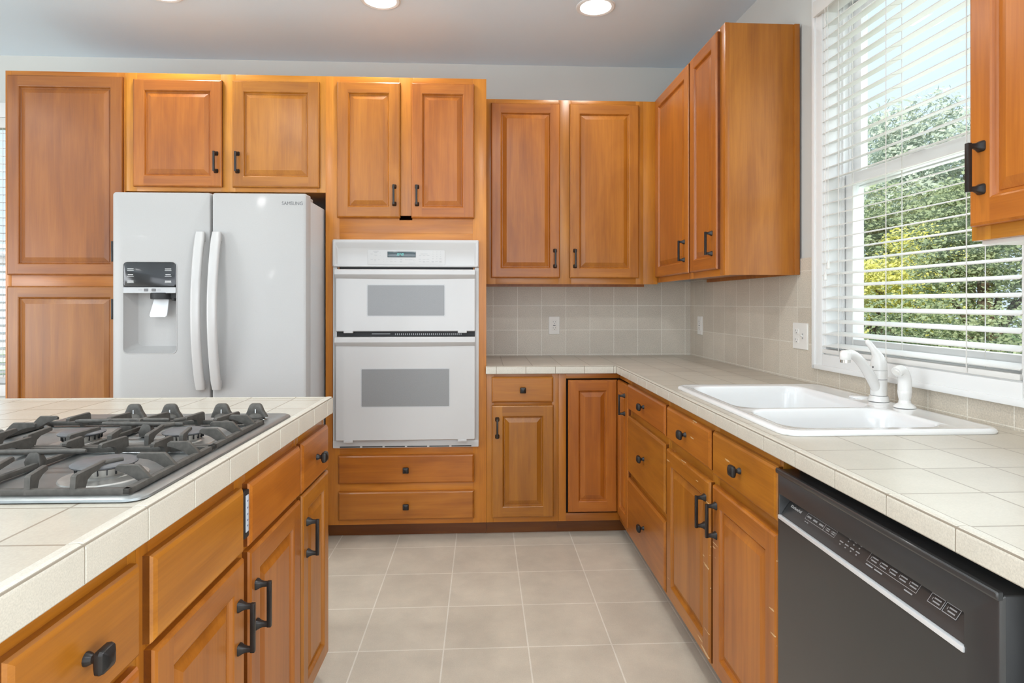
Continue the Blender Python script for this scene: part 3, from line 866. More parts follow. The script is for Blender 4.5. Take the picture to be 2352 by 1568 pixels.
# right door
b = MB()
RXX = .4535
fl = lambda i, y, r: (RXX + i, FW - i, zb_ + i, zt_ - i, r, y)
b.rloft([fl(0, .070, .008), fl(0, .014, .012), fl(.004, .005, .012), fl(.012, 0, .012)], cap0=True, n=6)
rd = b.build('door', M_WHITE_FRIDGE, fr_)
b = MB(); text_mesh(b, 'SAMSUNG', .024, face_at(.828, -.0004, 1.722), width=.097, depth=.0005)
b.build('brand_lettering', M_GREYD, rd, merge=False)
def fridge_handle(par, cx):
    b = MB(); rings = []
    N = 22
    for k in range(N + 1):
        t = k / N; z = .848 + t * .735
        bow = .075 - .052 * (2 * t - 1) ** 2
        hw = .0215
        if k in (0, N): hw = .019
        rings.append([(x, y, z) for x, y, _ in rrect(cx - hw, cx + hw, -bow - .013, -bow + .013, .010, 0, 'xy', 5)])
    b.loft(rings)
    for z in (.87, 1.56):
        b.box(cx - .015, cx + .015, -.028, .001, z - .02, z + .02, 0, .004)
    b.build('handle', M_WHITE_APP, par)
fridge_handle(ld, .414); fridge_handle(rd, .488)

# ------------------------------------------------------------------ double oven
ov = thing('double_oven', 'white built-in double oven with two grey windows', 'oven', (-.785, FY, .49))
OW, OH = .764, 1.094
g = lambda z: z - .49
b = MB()
b.box(0, .022, -.022, 0.001, 0, g(1.440), 0, .004); b.box(OW - .022, OW, -.022, 0.001, 0, g(1.440), 0, .004); b.box(0, OW, -.026, 0.001, 0, .040, 0, .006)
b.build('trim_frame', M_WHITE_APP, ov)
b = MB(); b.box(.035, OW - .035, -.004, .40, .012, OH - .03); b.build('body', M_BLKM, ov)
b = MB()
for k in range(6):
    b.box(.037 + k * .1165, .037 + k * .1165 + .105, -.0275, -.0255, .0045, .0095)
b.build('vent_slot', M_BLKM, ov)
b = MB()
c0, c1 = g(1.440), OH
b.rloft([(0, OW, c0, c1, .004, .001), (0, OW, c0, c1, .008, -.030), (.005, OW - .005, c0 + .004, c1 - .004, .008, -.036), (.014, OW - .014, c0 + .008, c1 - .020, .006, -.036), (.024, OW - .024, c0 + .010, c1 - .045, .006, -.024)], cap0=True)
cp = b.build('control_panel', M_WHITE_APP, ov)
px0, px1, pz0, pz1 = .180, .586, g(1.453), g(1.530)
b = MB()
b.rloft([(px0, px1, pz0, pz1, .006, -.0235), (px0, px1, pz0, pz1, .006, -.0252), (px0 + .001, px1 - .001, pz0 + .001, pz1 - .001, .006, -.0256)], cap0=True)
kp = b.build('keypad', simple('keypad_white', (.58, .57, .565), .35, var=.005), cp)
b = MB(); b.rloft([(px0 - .0008, px1 + .0008, pz0 - .0008, pz1 + .0008, .0065, -.0242), (px0 - .0008, px1 + .0008, pz0 - .0008, pz1 + .0008, .0065, -.0246)], cap0=True); b.build('keypad_outline', M_GREY, cp)
b = MB(); b.box(.284, .432, -.0275, -.0252, g(1.492), g(1.522), 0, .0008); lcd = b.build('display', M_LCD, kp)
b = MB()
# seven segment clock digits
SEG = {'1': 'bc', '2': 'abged', '4': 'fgbc', '9': 'abcdfg'}
def digit(x, ch):
    h, wd, tk, z0, sh = .0125, .0060, .0011, g(1.5007), .12
    S = {'a': (0, wd, h - tk, h), 'd': (0, wd, 0, tk), 'g': (0, wd, h / 2 - tk / 2, h / 2 + tk / 2), 'f': (0, tk, h / 2, h), 'e': (0, tk, 0, h / 2), 'b': (wd - tk, wd, h / 2, h), 'c': (wd - tk, wd, 0, h / 2)}
    for s in SEG[ch]:
        a0, a1, q0, q1 = S[s]
        b.add([(x + a0 + sh * q0, -.0277, z0 + q0), (x + a1 + sh * q0, -.0277, z0 + q0), (x + a1 + sh * q1, -.0277, z0 + q1), (x + a0 + sh * q1, -.0277, z0 + q1)], [(0, 1, 2, 3)])
digit(.329, '1'); digit(.3385, '2'); digit(.3515, '4'); digit(.3605, '9')
for q in (.0035, .0085): b.box(.3468, .3480, -.0278, -.0276, g(1.5007) + q, g(1.5007) + q + .0014)
b.build('clock_digits', M_DIGIT, lcd, merge=False)
b = MB()
yk = (-.0262, -.0255)
sx = lambda px: (px / 11.2 + 830 - 765) / 438.2     # key positions on the keypad strip
sz = lambda py: g(1.253 + (695 - (py / 11.2 + 560)) / 434.5)
def dash(px, py, wpx, hpx): b.box(sx(px - wpx / 2), sx(px + wpx / 2), *yk, sz(py + hpx / 2), sz(py - hpx / 2))
for px, py, ww in ((265, 268, 60), (370, 232, 80), (370, 296, 70), (265, 412, 60), (352, 408, 55), (352, 440, 45), (448, 412, 45), (770, 392, 60), (868, 392, 60), (768, 458, 60), (868, 458, 45), (1020, 392, 60), (1015, 412, 50), (1010, 450, 55), (1010, 470, 50),
                   (1505, 300, 60), (1605, 303, 70), (1705, 303, 75), (1500, 396, 70), (1605, 400, 75), (1700, 396, 70), (1505, 456, 60), (1602, 452, 60), (1602, 470, 50), (1700, 460, 75), (1605, 262, 180), (370, 195, 140),
                   (1830, 450, 60), (1830, 468, 50), (1930, 460, 75), (2028, 450, 55), (2028, 468, 60), (1832, 384, 35), (2030, 384, 50)):
    dash(px, py, ww, 9)
for px in (1835, 1934, 2030):
    for py in (208, 266, 326): dash(px, py, 9, 16)
dash(1934, 384, 9, 16)
for px, py in ((480, 240), (480, 302), (564, 398), (564, 458), (654, 398), (654, 458)):
    zc = sz(py); s_ = -1 if py in (302, 458) else 1
    b.add([(sx(px - 12), yk[0], zc - .0009 * s_), (sx(px + 12), yk[0], zc - .0009 * s_), (sx(px), yk[0], zc + .0012 * s_)], [(0, 1, 2)])
b.build('key_print', M_GREY, kp, merge=False)
b = MB(); text_mesh(b, 'Whirlpool', .0085, face_at(sx(1205), -.0258, sz(408)), width=.038, depth=.0003, shear=.3)
b.tube([(sx(1358) + .0062 * math.cos(q), -.0259, sz(428) + .0030 * math.sin(q)) for q in [R(20 + 300 * k / 16) for k in range(17)]], .0004, n=5)
b.build('brand_lettering', M_GREY, kp, merge=False)
b = MB(); b.tube([(sx(1208) + .0016 * math.cos(q), -.0259, sz(496) + .0016 * math.sin(q)) for q in [R(360 * k / 14) for k in range(15)]], .00025, n=5); b.box(sx(1230), sx(1385), *yk, sz(499), sz(493)); b.build('badge_print', M_GREY, kp)
def oven_door(za, zb2, w0, w1, wz0, wz1, tilt):
    b = MB()
    x0, x1 = .021, .746
    z0, z1 = g(za), g(zb2)
    lp = lambda i, d: (x0 + i, x1 - i, z0 + i, z1 - i, .005, d)
    f = -.058
    b.rloft([lp(0, -.006), lp(0, f + .006), lp(.004, f)], cap0=True)
    o = b.build('door', M_WHITE_APP, ov)
    # moulded pull along the top edge
    b = MB(); rings = []
    N = 18
    for k in range(N + 1):
        t = k / N; x = x0 + .002 + t * (x1 - x0 - .004)
        drop = .030 + .011 * math.sin(math.pi * t) ** 1.5
        zt2 = z1 - .001
        rings.append([(x, f + .002, zt2), (x, f - .020, zt2), (x, f - .026, zt2 - .005), (x, f - .026, zt2 - .026), (x, f - .020, zt2 - .033), (x, f - .001, zt2 - .036 - drop * .35), (x, f + .002, zt2 - .036 - drop * .4)])
    b.loft(rings); b.build('handle', M_WHITE_APP, o)
    b = MB(); b.rloft([(w0 - .005, w1 + .005, wz0 - .005, wz1 + .005, .006, f - .0008), (w0 - .005, w1 + .005, wz0 - .005, wz1 + .005, .006, f - .0006)], cap0=True); b.build('window_border', M_OVENRIM, o)
    b = MB(); b.rloft([(w0, w1, wz0, wz1, .004, f - .0015), (w0, w1, wz0, wz1, .004, f - .0012)], cap0=True); b.build('window', M_OVENGL, o)
    for x in (x0 + .043, x1 - .092):
        b = MB(); b.box(x, x + .047, f - .003, f + .02, z0 - .008, z0 + .004, 0, .002); b.build('hinge_tab', M_WHITE_APP, o)
oven_door(1.103, 1.4265, .187, .584, g(1.186), g(1.344), 0)
oven_door(.535, 1.0755, .156, .609, g(.713), g(.907), 0)
b = MB()
z = g(1.0775)
b.box(.024, .743, -.030, -.004, z, g(1.1015))
b.build('vent_panel', M_BLKM, ov)
b = MB()
for k in range(34):
    x = .325 + k * .0104
    b.box(x, x + .0042, -.0315, -.0295, g(1.083), g(1.092))
b.box(.205, .300, -.040, -.030, g(1.0885), g(1.0915), 0, .001)
b.build('vent_grille', M_GREY, ov)

# ------------------------------------------------------------------ dishwasher
dw = thing('dishwasher', 'black built-in dishwasher under the right end of the countertop', 'dishwasher', (.719, 1.4495, 0), R(-90))
DW_, f0 = .6435, 0.0
b = MB(); b.box(.004, DW_ - .004, .055, .58, .10, .868, 0); b.box(.02, DW_ - .02, .075, .10, 0, .10); b.build('body', M_BLKM, dw)
b = MB()
px0, px1, pz0, pz1 = .012, .578, .736, .790
lp = lambda i, d, r=.003: (i, DW_ - i, .112 + i, .846 - i, r, d)
b.rloft([lp(0, .055), lp(0, .006), lp(.004, .0015, .004), lp(.008, 0, .004), (px0, px1, pz0, pz1, .002, 0.0), (px0 + .001, px1 - .001, pz0 + .001, pz1 - .001, .002, .003), (px0 + .002, px1 - .002, pz0 + .002, pz1 - .002, .002, .05)], cap0=True, n=4)
dd = b.build('door', M_BLK, dw)
b = MB()
sl = lambda x, u: (x, .004 + .034 * u, pz0 + .004 + .048 * u)   # sloped control face inside the pocket
b.add([sl(px0 + .003, 0), sl(px1 - .003, 0), sl(px1 - .003, 1), sl(px0 + .003, 1)], [(0, 1, 2, 3)])
b.add([(p[0], p[1] + .006, p[2] - .003) for p in (sl(px0 + .003, 0), sl(px1 - .003, 0), sl(px1 - .003, 1), sl(px0 + .003, 1))], [(3, 2, 1, 0)])
pk = b.build('control_panel', M_BLK, dd, merge=False)
b = MB(); b.box(px0 - .001, px1 + .001, -.003, .006, pz0 - .006, pz0 + .003, 0, .0015); b.build('chrome_strip', M_CHROME, dd)
b = MB(); b.rloft([(0.002, DW_ - .002, .838, .850, .001, .004), (.002, DW_ - .002, .838, .850, .001, -.003), (.004, DW_ - .004, .841, .848, .001, -.005)], cap0=True, n=2); b.build('top_lip', M_BLK, dd)
# control print lying on the sloped face
nv = Vector((0, -.048, .034)).normalized()
up = Vector((0, .034, .048)).normalized()
def on_slope(x, u):
    p = Vector(sl(x, u)) + nv * .0006
    return Matrix(((1, up.x, nv.x, p.x), (0, up.y, nv.y, p.y), (0, up.z, nv.z, p.z), (0, 0, 0, 1)))
b = MB(); text_mesh(b, 'KitchenAid', .0095, on_slope(.053, .52), width=.045, depth=.0002); b.build('brand_lettering', M_LGREY, pk, merge=False)
b = MB()
def bar(x0, x1, u0, u1, k=0):
    p = [Vector(sl(x0, u0)), Vector(sl(x1, u0)), Vector(sl(x1, u1)), Vector(sl(x0, u1))]
    b.add([q + nv * .0007 for q in p], [(0, 1, 2, 3)], k)
def outline(x0, x1, u0, u1, t=.0009):
    tu = t / .0588
    bar(x0, x1, u0, u0 + tu); bar(x0, x1, u1 - tu, u1); bar(x0, x0 + t, u0, u1); bar(x1 - t, x1, u0, u1)
outline(.098, .170, .40, .66); outline(.170, .213, .40, .66)
for x in (.102, .126, .150): bar(x, x + .016, .50, .57)
for x in (.176, .196): bar(x + .003, x + .014, .54, .58); bar(x + .003, x + .014, .47, .51); bar(x, x + .001, .48, .58)
bar(.103, .108, .30, .33); bar(.111, .118, .30, .33); bar(.118, .140, .76, .81); bar(.172, .200, .76, .81)
for j in range(4): bar(.232 + j * .018, .244 + j * .018, .42, .46); bar(.236 + j * .018, .240 + j * .018, .32, .36)
for j in range(3): bar(.252 + j * .018, .258 + j * .018, .66, .70); bar(.252 + j * .018, .256 + j * .018, .56, .60)
bar(.252, .296, .78, .795)
outline(.322, .455, .38, .70)
for j in range(5):
    x = .328 + j * .026
    bar(x + .003, x + .019, .57, .61); bar(x + .003, x + .019, .47, .51); bar(x, x + .0012, .5, .6)
bar(.325, .345, .27, .31); bar(.350, .372, .27, .31); bar(.430, .450, .27, .31); bar(.372, .392, .80, .84)
outline(.480, .510, .38, .68, .0012); outline(.512, .542, .38, .68, .0012)
for x in (.486, .518): bar(x + .003, x + .018, .56, .60); bar(x + .003, x + .018, .46, .50); bar(x, x + .0012, .5, .58)
b.build('key_print', M_GREY, pk, merge=False)
# black side panel closing the end of the run
b = MB(); b.box(.768, 1.36, .742, .800, 0.0, .8735)
tag(b.build('end_panel', M_BLKM), 'black filler panel beside the dishwasher at the counter end', 'panel')

# ------------------------------------------------------------------ sink, faucet, sprayer, cover
sk = thing('kitchen_sink', 'white double bowl drop-in sink set in the tile countertop', 'sink', (0, 0, .9145))
b = MB()
X0, X1, Y0, Y1 = .764, 1.350, 1.495, 2.380
o = lambda i, z, r: (X0 + i, X1 - i, Y0 + i, Y1 - i, r, z)
N = 7
DIV = 1.838
RX0, RX1, RY0, RY1 = .792, 1.252, 1.535, 2.345
b.rloft([o(.001, 0.0, .045), o(0, .004, .045), o(.003, .010, .044), o(.010, .0130, .040), o(.018, .0120, .034), (RX0, RX1, RY0, RY1, 0, .0105)], 'xy', cap0=False, cap1=False, n=N)
def bowl(x0, x1, y0, y1, depth):
    c = lambda i, z, r: (x0 + i, x1 - i, y0 + i, y1 - i, r, z)
    b.rloft([c(0, .0105, 0), c(.008, .0105, .070), c(.012, .0085, .070), c(.016, .002, .068), c(.020, -.02, .066), c(.030, -depth + .04, .062), c(.040, -depth + .012, .058), c(.060, -depth, .05), c(.15, -depth - .003, .02)], 'xy', n=N)
bowl(RX0, RX1, RY0, DIV, .19)
bowl(RX0, RX1, DIV, RY1, .19)
b.build('basin', M_PORC, sk, angle=50)
for y in ((RY0 + DIV) / 2, (RY1 + DIV) / 2):
    b = MB(); b.lathe([(.042, -.192), (.042, -.1885), (.036, -.1885), (.032, -.1915)], ((RX0 + RX1) / 2, y, 0), n=24)
    b.build('drain', M_STEELB, sk)
b = MB(); b.lathe([(.033, .0115), (.033, .0140), (.028, .0170), (0.001, .0178)], (1.300, 2.031, 0), n=28)
b.build('hole_cover', M_PORC, sk)

fc = thing('faucet', 'white single lever kitchen faucet with chipped chrome edges behind the sink', 'faucet', (1.312, 1.947, .9276))
b = MB()
b.lathe([(.031, 0), (.031, .004), (.028, .016), (.0260, .018)], n=30)
b.lathe([(.0250, .0195), (.0250, .062), (.0248, .070), (.0250, .0715)], n=30)
b.lathe([(.0250, .0735), (.0254, .100), (.0252, .1015)], n=30)
bd = b.build('body', M_FAUCET, fc)
b = MB()
for z in (.0188, .0725):
    b = MB(); b.lathe([(.0249, z - .0012), (.0249, z + .0012)], n=30); b.build('seam_ring', M_GREYD, bd)
b = MB()   # handle dome with lever rising and leaning away from the wall, towards the corner
prof = []
rings = []
path = [(0, 0, .1025, .0252, .0252), (0, 0, .116, .0250, .0250), (-.001, 0, .130, .0235, .024), (-.002, .001, .143, .0195, .0215), (-.006, .002, .154, .0150, .0185), (-.013, .004, .167, .0110, .0135), (-.021, .006, .180, .0095, .0115), (-.029, .008, .191, .0095, .0110), (-.035, .009, .197, .0080, .009), (-.039, .010, .1985, .003, .004)]
pts = [Vector(p[:3]) for p in path]
for i, p in enumerate(path):
    t = (pts[min(i + 1, len(pts) - 1)] - pts[max(i - 1, 0)]).normalized()
    if i <= 1: t = Vector((0, 0, 1))
    u = t.cross(Vector((0.45, 0.89, 0))).normalized() if i > 1 else Vector((1, 0, 0))
    u = (Vector((0.89, -0.45, 0)) - t * t.dot(Vector((0.89, -0.45, 0)))).normalized()
    v = t.cross(u)
    rings.append([pts[i] + u * (p[3] * math.cos(q)) + v * (p[4] * math.sin(q)) for q in [2 * math.pi * k / 22 for k in range(22)]])
b.loft(rings); lv = b.build('lever_handle', M_FAUCET, fc, angle=60)
b = MB(); b.lathe([(.0035, -.0005), (.0035, .0012)], (-.0243, -.006, .113), n=12, axis='x'); b.build('set_screw', M_GREYD, lv)
b = MB()
sp = [(-.004, -.002, .034), (-.022, -.009, .060), (-.047, -.019, .094), (-.075, -.030, .126), (-.104, -.042, .150), (-.130, -.053, .161), (-.148, -.060, .160)]
# smooth the spout path
def smooth(pts, n):
    out = []
    P = [Vector(p) for p in pts]
    for i in range(len(P) - 1):
        a, c0, c1, d = P[max(i - 1, 0)], P[i], P[i + 1], P[min(i + 2, len(P) - 1)]
        for k in range(n):
            t = k / n
            out.append(0.5 * ((2 * c0) + (c1 - a) * t + (2 * a - 5 * c0 + 4 * c1 - d) * t * t + (3 * c0 - a - 3 * c1 + d) * t ** 3))
    out.append(P[-1]); return out
spp = smooth(sp, 5)
b.tube(spp, [.0175 - .0040 * k / (len(spp) - 1) for k in range(len(spp))], n=18)
so = b.build('spout', M_FAUCET, fc, angle=60)
b = MB(); b.lathe([(.004, .017), (.013, .014), (.0165, .006), (.0165, -.012), (.0155, -.014)], (-.152, -.062, .157), n=22); b.build('spout_head', M_FAUCET, so, angle=50)
b = MB(); b.lathe([(.0152, .0), (.0152, -.009), (.011, -.009), (.010, -.006)], (-.152, -.062, .143), n=22); b.build('aerator', M_STEELB, so)

sy = thing('side_sprayer', 'white pull-out side sprayer standing right of the faucet', 'sprayer', (1.312, 1.823, .9276))
b = MB(); b.lathe([(.031, 0), (.031, .003), (.026, .008), (.0175, .014), (.0165, .022)], n=26); b.build('base', M_FAUCET, sy)
b = MB(); b.lathe([(.0155, .0215), (.0175, .030), (.0195, .044), (.0197, .052), (.0195, .0525)], n=24)
pt = smooth([(0, 0, .0525), (0, 0, .070), (-.001, 0, .088), (-.006, -.002, .104), (-.016, -.005, .1145), (-.026, -.008, .114), (-.034, -.0105, .110)], 4)
rr = []
for k in range(len(pt)):
    q = k / (len(pt) - 1); rr.append(.0195 - .003 * q if q < .8 else .0171 - .0008 * (q - .8) / .2)
b.tube(pt, rr, n=20)
sb = b.build('wand', M_FAUCET, sy, angle=50)
b = MB()
e0, e1 = Vector(pt[-1]), Vector(pt[-1]) + (Vector(pt[-1]) - Vector(pt[-2])).normalized() * .002
b.tube([e0, e1], [.0095, .0090], n=18); b.build('spray_face', M_PLATE, sb)

# ------------------------------------------------------------------ cooktop
ck = thing('gas_cooktop', 'stainless steel gas cooktop with black cast iron grates on the island', 'cooktop', (IO[0], IO[1], 0.9402), IR)
A0, A1, B0, B1 = .971, 1.703, .022, .606
b = MB()
lp = lambda i, z, r: (A0 + i, A1 - i, B0 + i, B1 - i, r, z)
b.rloft([lp(.003, .0005, .028), lp(0, .002, .03), lp(.001, .0055, .03), lp(.006, .0085, .028), lp(.014, .0090, .026), lp(.024, .0070, .02), (A0 + .035, A1 - .135, B0 + .035, B1 - .035, .02, .0068), (A0 + .040, A1 - .140, B0 + .040, B1 - .040, .02, .0050)], 'xy', n=7)
b.build('surface', M_STEEL, ck)
# raised ribs pressed between the burners
b = MB()
for x in (1.272, 1.300): b.box(x, x + .008, B0 + .07, B1 - .07, .0045, .0072, 0, .0015)
b.build('pressed_rib', M_STEELB, ck)
burners = [(1.105, .160, .050), (1.365, .150, .043), (1.360, .368, .043), (1.105, .445, .050)]
for x, y, r_ in burners:
    b = MB(); b.lathe([(r_ + .020, .0045), (r_ + .018, .0072), (r_ + .010, .0080), (r_ - .004, .0095), (r_ - .008, .013)], (x, y, 0), n=32)
    b.lathe([(r_ - .010, .013), (r_ - .006, .0255), (r_ - .010, .027)], (x, y, 0), n=32)
    bo = b.build('burner', M_BRASSALU, ck)
    b = MB(); b.lathe([(r_ - .004, .0272), (r_ + .001, .0280), (r_ + .002, .0305), (r_ - .003, .0332), (.004, .0342)], (x, y, 0), n=36)
    b.build('burner_cap', M_CAP, bo)
    b = MB()
    for k in range(20):
        q = 2 * math.pi * k / 20
        m = Matrix.Translation((x, y, 0)) @ Matrix.Rotation(q, 4, 'Z')
        b.box(r_ - .0092, r_ - .0052, -.0008, .0008, .0165, .0258, 0, 0, m)
    b.build('flame_port', M_BLKM, bo)
ZT, ZF0, ZF1 = .0405, .0075, .0185
def finger(b, x, y, dx, dy, L, foot=.030, tip=None, th=.0040, slant=.003, drop=0.0):
    """cast finger: foot on the frame, arm carried above the burner; tip = extra sideways bend"""
    d = Vector((dx, dy, 0)).normalized(); s = Vector((-d.y, d.x, 0))
    zt = ZT
    prof = [(0, ZF0 + .002), (.001, ZF1), (slant, zt - .003), (slant + .004, zt), (L - .004, zt - drop), (L, zt - drop - .003), (L, zt - drop - .008), (slant + foot + .018, zt - .0105), (slant + foot + .004, zt - .016), (foot, ZF0 + .002)]
    c = Vector((x, y, 0))
    rings = []
    for k in (-1, -.62, .62, 1):
        rings.append([c + d * u + s * (th * k) + Vector((0, 0, z if abs(k) < 1 else z - .0012 if z > ZF1 + .002 else z)) for u, z in prof])
    b.loft(rings)
    if tip is not None:
        e = c + d * (L - .005) + Vector((0, 0, zt - drop - .0048))
        q = Matrix.Rotation(R(tip[0]), 3, 'Z') @ d
        b.tube([e - d * .004, e + q * .006, e + q * tip[1]], [.0046, .0046, .0042], n=10)
G = [('near', .985, 1.279), ('far', 1.283, 1.556)]
yA, yB = .048, .580
for nm, xa, xb in G:
    b = MB()
    t = .0060
    for (a0, a1, c0, c1) in ((xa, xb, yA, yA + 2 * t), (xa, xb, yB - 2 * t, yB), (xa, xa + 2 * t, yA, yB), (xb - 2 * t, xb, yA, yB)):
        b.box(a0, a1, c0, c1, ZF0, ZF1, 0, .0025)
    for x in (xa, xb - .014):
        for y in (yA, yB - .014): b.box(x, x + .014, y, y + .014, .0045, .010)
    L = xb - xa
    for yy, sg in ((yA, 1), (yB, -1)):
        for q, ll in ((.22, .058), (.50, .070), (.80, .062)):
            finger(b, xa + q * L, yy, 0.0, sg, ll, slant=.018, foot=.014)
    if nm == 'near':
        A = ((.088, .100, .10, (-40, .030)), (.158, .072, .30, None), (.238, .135, .32, None), (.330, .075, .25, None), (.420, .100, .1, (35, .03)))
        B = ((.085, .070, .05, None), (.175, .075, .2, None), (.265, .060, -.1, None), (.365, .085, .1, None), (.450, .070, 0, None))
    else:
        A = ((.070, .085, .25, None), (.140, .115, .22, (-42, .034)), (.215, .080, .3, None), (.300, .090, -.1, None), (.385, .095, .15, (38, .03)), (.455, .08, .1, None))
        B = ((.062, .100, .28, None), (.150, .080, .15, (-35, .028)), (.235, .105, .3, None), (.330, .085, .1, (40, .028)), (.430, .080, 0, None))
    for yy, ll, sl_, tp in A: finger(b, xa, yA + yy, 1, sl_, ll, tip=tp)
    for yy, ll, sl_, tp in B: finger(b, xb, yA + yy, -1, sl_ * .6, ll, tip=tp)
    # bridge bar between the two burners, carried on a post
    xm = (xa + xb) / 2
    for (x, y, dx, dy, ln) in (((xm + .035, yA + .185, -.04, 1, .20), (xm - .03, yA + .30, .10, 1, .19)) if nm == 'near' else ((xm + .05, yA + .19, -.05, 1, .21), (xm - .005, yA + .13, .08, 1, .19))):
        d = Vector((dx, dy, 0)).normalized()
        p0 = Vector((x, y, ZT - .005))
        b.tube([p0, p0 + d * .008, p0 + d * (ln / 2), p0 + d * (ln - .008), p0 + d * ln], [.0034, .0048, .0052, .0048, .0034], n=10)
        c = p0 + d * (ln * .45)
        b.loft([rrect(c.x - h, c.x + h, c.y - h * 1.5, c.y + h * 1.5, .003, z, 'xy', 4) for h, z in ((.009, ZF0), (.010, ZF1), (.007, ZT - .009), (.005, ZT - .005))])
    b.box(xa + .01, xb - .01, yA + .262, yA + .272, ZF0, ZF1 - .001, 0, .0025)
    b.build('grate', M_IRON, ck, angle=40)
for k, y in enumerate((.092, .180, .312, .405)):
    x = 1.622
    b = MB(); b.lathe([(.026, .0068), (.0255, .0085), (.023, .0092)], (x, y, 0), n=26)
    kb = b.build('knob', M_STEELB, ck)
    b = MB()
    b.lathe([(.0205, .0092), (.0210, .014), (.0175, .020), (.010, .024)], (x, y, 0), n=24)
    b.loft([rrect(x - hx, x + hx, y - hy + o_, y + hy + o_, r_, z, 'xy', 5) for hx, hy, r_, z, o_ in ((.0088, .0290, .006, .013, 0), (.0088, .0262, .006, .020, .001), (.0086, .0208, .006, .030, .002), (.0082, .0175, .006, .039, .002), (.0070, .0145, .005, .045, .002), (.0045, .0105, .003, .0480, .002), (.002, .006, .0015, .0486, .002))])
    b.build('grip', M_IRON, kb)
    b = MB(); b.box(x - .0098, x - .0083, y - .0012, y + .0012, .022, .034); b.build('pointer', M_LGREY, kb)

# ------------------------------------------------------------------ wall outlets
def plate(b, x0, x1, z0, z1):
    b.rloft([(x0, x1, z0, z1, .003, 0), (x0, x1, z0, z1, .003, -.0035), (x0 + .0025, x1 - .0025, z0 + .0025, z1 - .0025, .003, -.0060)], cap0=True, n=4)
def slots(b, cx, cz, y):
    b.box(cx - .0075, cx - .0055, y - .0004, y, cz, cz + .0085); b.box(cx + .0055, cx + .0075, y - .0004, y, cz + .001, cz + .0075); b.lathe([(.0026, -.0004), (.0026, 0)], (cx, y, cz - .006), n=10, axis='y')
def duplex(root, cx, cz):
    b = MB()
    b.rloft([(cx - .0165, cx + .0165, cz - .034, cz + .034, .002, -.0050), (cx - .0165, cx + .0165, cz - .034, cz + .034, .002, -.0078), (cx - .0155, cx + .0155, cz - .033, cz + .033, .002, -.0082)], cap0=True, n=3)
    rc = b.build('receptacle', M_PLATE, root)
    b = MB(); slots(b, cx, cz + .019, -.0082); slots(b, cx, cz - .019, -.0082); b.box(cx - .008, cx + .008, -.0088, -.0082, cz - .003, cz + .003)
    b.build('socket_slot', M_GREYD, rc)
def dogbone(root, cx, cz):
    for s in (1, -1):
        b = MB(); c = cz + s * .0195
        b.rloft([(cx - .0165, cx + .0165, c - .0135, c + .0135, .009, -.0050), (cx - .0165, cx + .0165, c - .0135, c + .0135, .009, -.0075), (cx - .0155, cx + .0155, c - .0125, c + .0125, .009, -.008)], cap0=True, n=6)
        rc = b.build('receptacle', M_PLATE, root)
        b = MB(); slots(b, cx, c, -.0080); b.build('socket_slot', M_GREYD, rc)
def toggle(root, cx, cz, on=1):
    b = MB(); b.box(cx - .005, cx + .005, -.0066, -.0058, cz - .012, cz + .012); sl_ = b.build('switch_slot', M_GREY, root)
    b = MB(); b.loft([[(x, -.006, z) for x, z in ((cx - .0042, cz - .005), (cx + .0042, cz - .005), (cx + .0042, cz + .005), (cx - .0042, cz + .005))], [(x, -.018, z + .006 * on) for x, z in ((cx - .0036, cz - .003), (cx + .0036, cz - .003), (cx + .0036, cz + .003), (cx - .0036, cz + .003))]])
    b.build('toggle', M_PLATE, sl_)
r = thing('wall_outlet', 'white duplex outlet on the back wall tiles below the two door wall cabinet', 'outlet', (.457, 3.865, 1.108))
b = MB(); plate(b, -.0355, .0355, -.057, .057); b.build('cover_plate', M_PLATE, r)
duplex(r, 0, 0)
def rwloc(s, z): 
    p = RW(s, 0); return (p[0], p[1], z)
r = thing('wall_outlet', 'white outlet plate on the right wall tiles near the corner', 'outlet', rwloc(.168, 1.112), WALLR)
b = MB(); plate(b, -.0355, .0355, -.057, .057); b.build('cover_plate', M_PLATE, r)
duplex(r, 0, 0)
r = thing('wall_outlet', 'white double plate with outlet and switch beside the window trim', 'outlet', rwloc(1.298, 1.108), WALLR)
b = MB(); plate(b, -.058, .058, -.057, .057); b.build('cover_plate', M_PLATE, r)
dogbone(r, -.023, 0); toggle(r, .023, 0)

# ------------------------------------------------------------------ recessed lights
def can(x, y, label, group='recessed ceiling lights', LAMP_W=3.1):
    r = thing('ceiling_light', label, 'light', (x, y, CZ), 0, group)
    b = MB()
    b.lathe([(.077, -.0005), (.080, -.004), (.094, -.006), (.100, -.003), (.101, 0.0)], n=40)
    rm = b.build('trim_ring', M_TRIM, r)
    b = MB(); b.lathe([(.078, -.0012), (.074, -.006), (.05, -.0085), (.002, -.0095)], n=36); b.build('lens', M_LENS, r, angle=60)
    lamp('lamp', 'AREA', (0, 0, -.014), (0, 0, 0), LAMP_W, (1.0, .985, .96), shape='DISK', size=.15, spread=R(165)).parent = r
can(-1.575, 3.045, 'round recessed ceiling light above the refrigerator, leftmost of the three')
can(-.515, 3.07, 'round recessed ceiling light above the double oven, middle of the three')
can(.58, 3.09, 'round recessed ceiling light near the corner cabinets, rightmost of the three')
for x, y in ((-1.55, 1.35), (.12, 1.35), (-1.55, -.6), (.12, -.6), (-3.6, 1.35), (-3.6, -.6)):
    can(x, y, 'round recessed ceiling light further back in the room outside the photo', 'recessed ceiling lights behind the viewer', 7.6)

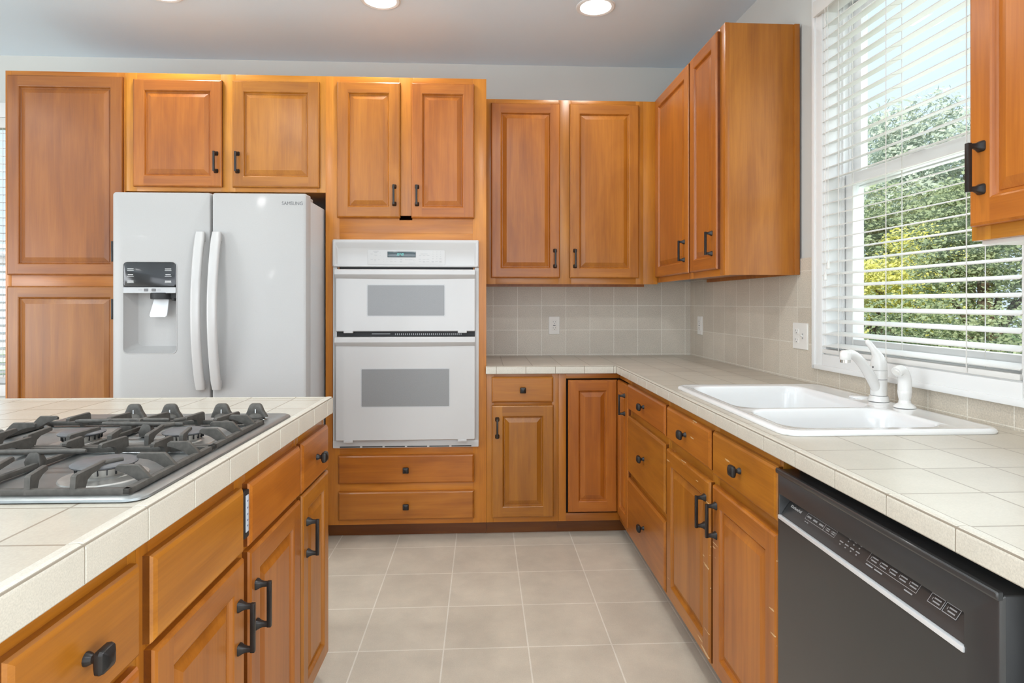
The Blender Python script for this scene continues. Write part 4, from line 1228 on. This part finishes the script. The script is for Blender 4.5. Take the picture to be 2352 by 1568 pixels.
# ------------------------------------------------------------------ outdoors
b = MB(); b.box(1.6, 40, -12, 42, -.70, -.6); b.box(-20, 1.6, 4.2, 42, -.70, -.6)
struct(b.build('ground', simple('lawn', (.10, .17, .035), .9, var=.35, scale=1.5)), 'green lawn outside the window')
rnd = random.Random(5)
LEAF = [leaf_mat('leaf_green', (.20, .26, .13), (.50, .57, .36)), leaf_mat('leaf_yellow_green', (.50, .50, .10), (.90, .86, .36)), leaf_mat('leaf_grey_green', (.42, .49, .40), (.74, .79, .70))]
M_BARK = simple('bark', (.10, .075, .05), .9, var=.3, scale=20)
def tree(name, label, cat, x, y, zc, rx, rz, n, m, leaf=.11, trunk=True, zg=-.6, ry=None):
    ry = ry or rx
    root = thing(name, label, cat, (x, y, zg))
    b = MB()
    clumps = []
    while len(clumps) < 34:
        c = (rnd.uniform(-.75, .75), rnd.uniform(-.75, .75), rnd.uniform(-.8, .75))
        if c[0] ** 2 + c[1] ** 2 + c[2] ** 2 < .72: clumps.append((*c, rnd.uniform(.2, .42)))
    for _ in range(n):
        c = rnd.choice(clumps)
        d = Vector((rnd.gauss(0, 1), rnd.gauss(0, 1), rnd.gauss(0, 1))).normalized() * (c[3] * rnd.uniform(.55, 1.0))
        p = Vector(((c[0] + d.x) * rx, (c[1] + d.y) * ry, zc - zg + (c[2] + d.z) * rz))
        if p.z < .05: continue
        u = Vector((rnd.gauss(0, 1), rnd.gauss(0, 1), rnd.gauss(0, 1))).normalized()
        v = u.orthogonal().normalized()
        s = leaf * rnd.uniform(.6, 1.3)
        b.add([p - u * s * .5, p + v * s * .28, p + u * s * .5, p - v * s * .28], [(0, 1, 2, 3)])
    b.build('foliage', LEAF[m], root, merge=False)
    if trunk:
        t = MB(); t.tube([(0, 0, 0), (.05, .03, (zc - zg) * .5), (-.04, .06, zc - zg)], [.16, .12, .05], n=9)
        for k in range(5):
            q = rnd.uniform(0, 6.28)
            t.tube([(0, .04, (zc - zg) * .6), (math.cos(q) * rx * .5, math.sin(q) * ry * .5, (zc - zg) * .6 + rz * .5)], [.06, .02], n=6)
        t.build('trunk', M_BARK, root)
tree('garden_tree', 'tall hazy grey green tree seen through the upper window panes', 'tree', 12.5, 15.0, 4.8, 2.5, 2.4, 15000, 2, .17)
tree('garden_tree', 'dark green tree filling the right part of the window view', 'tree', 5.75, 6.6, 1.55, .88, 1.25, 16000, 0, .055)
tree('garden_tree', 'bright yellow green tree left of centre in the window view', 'tree', 6.15, 9.0, 1.50, 1.05, 1.05, 12000, 1, .065)
tree('garden_tree', 'dense green trees row behind the yellow green one in the window', 'tree', 8.6, 11.3, 2.1, 2.0, 1.7, 15000, 0, .10, ry=.85)
tree('garden_hedge', 'low dark green hedge along the bottom of the window view', 'hedge', 3.95, 5.0, .55, 1.2, .85, 17000, 0, .042, False, ry=.6)
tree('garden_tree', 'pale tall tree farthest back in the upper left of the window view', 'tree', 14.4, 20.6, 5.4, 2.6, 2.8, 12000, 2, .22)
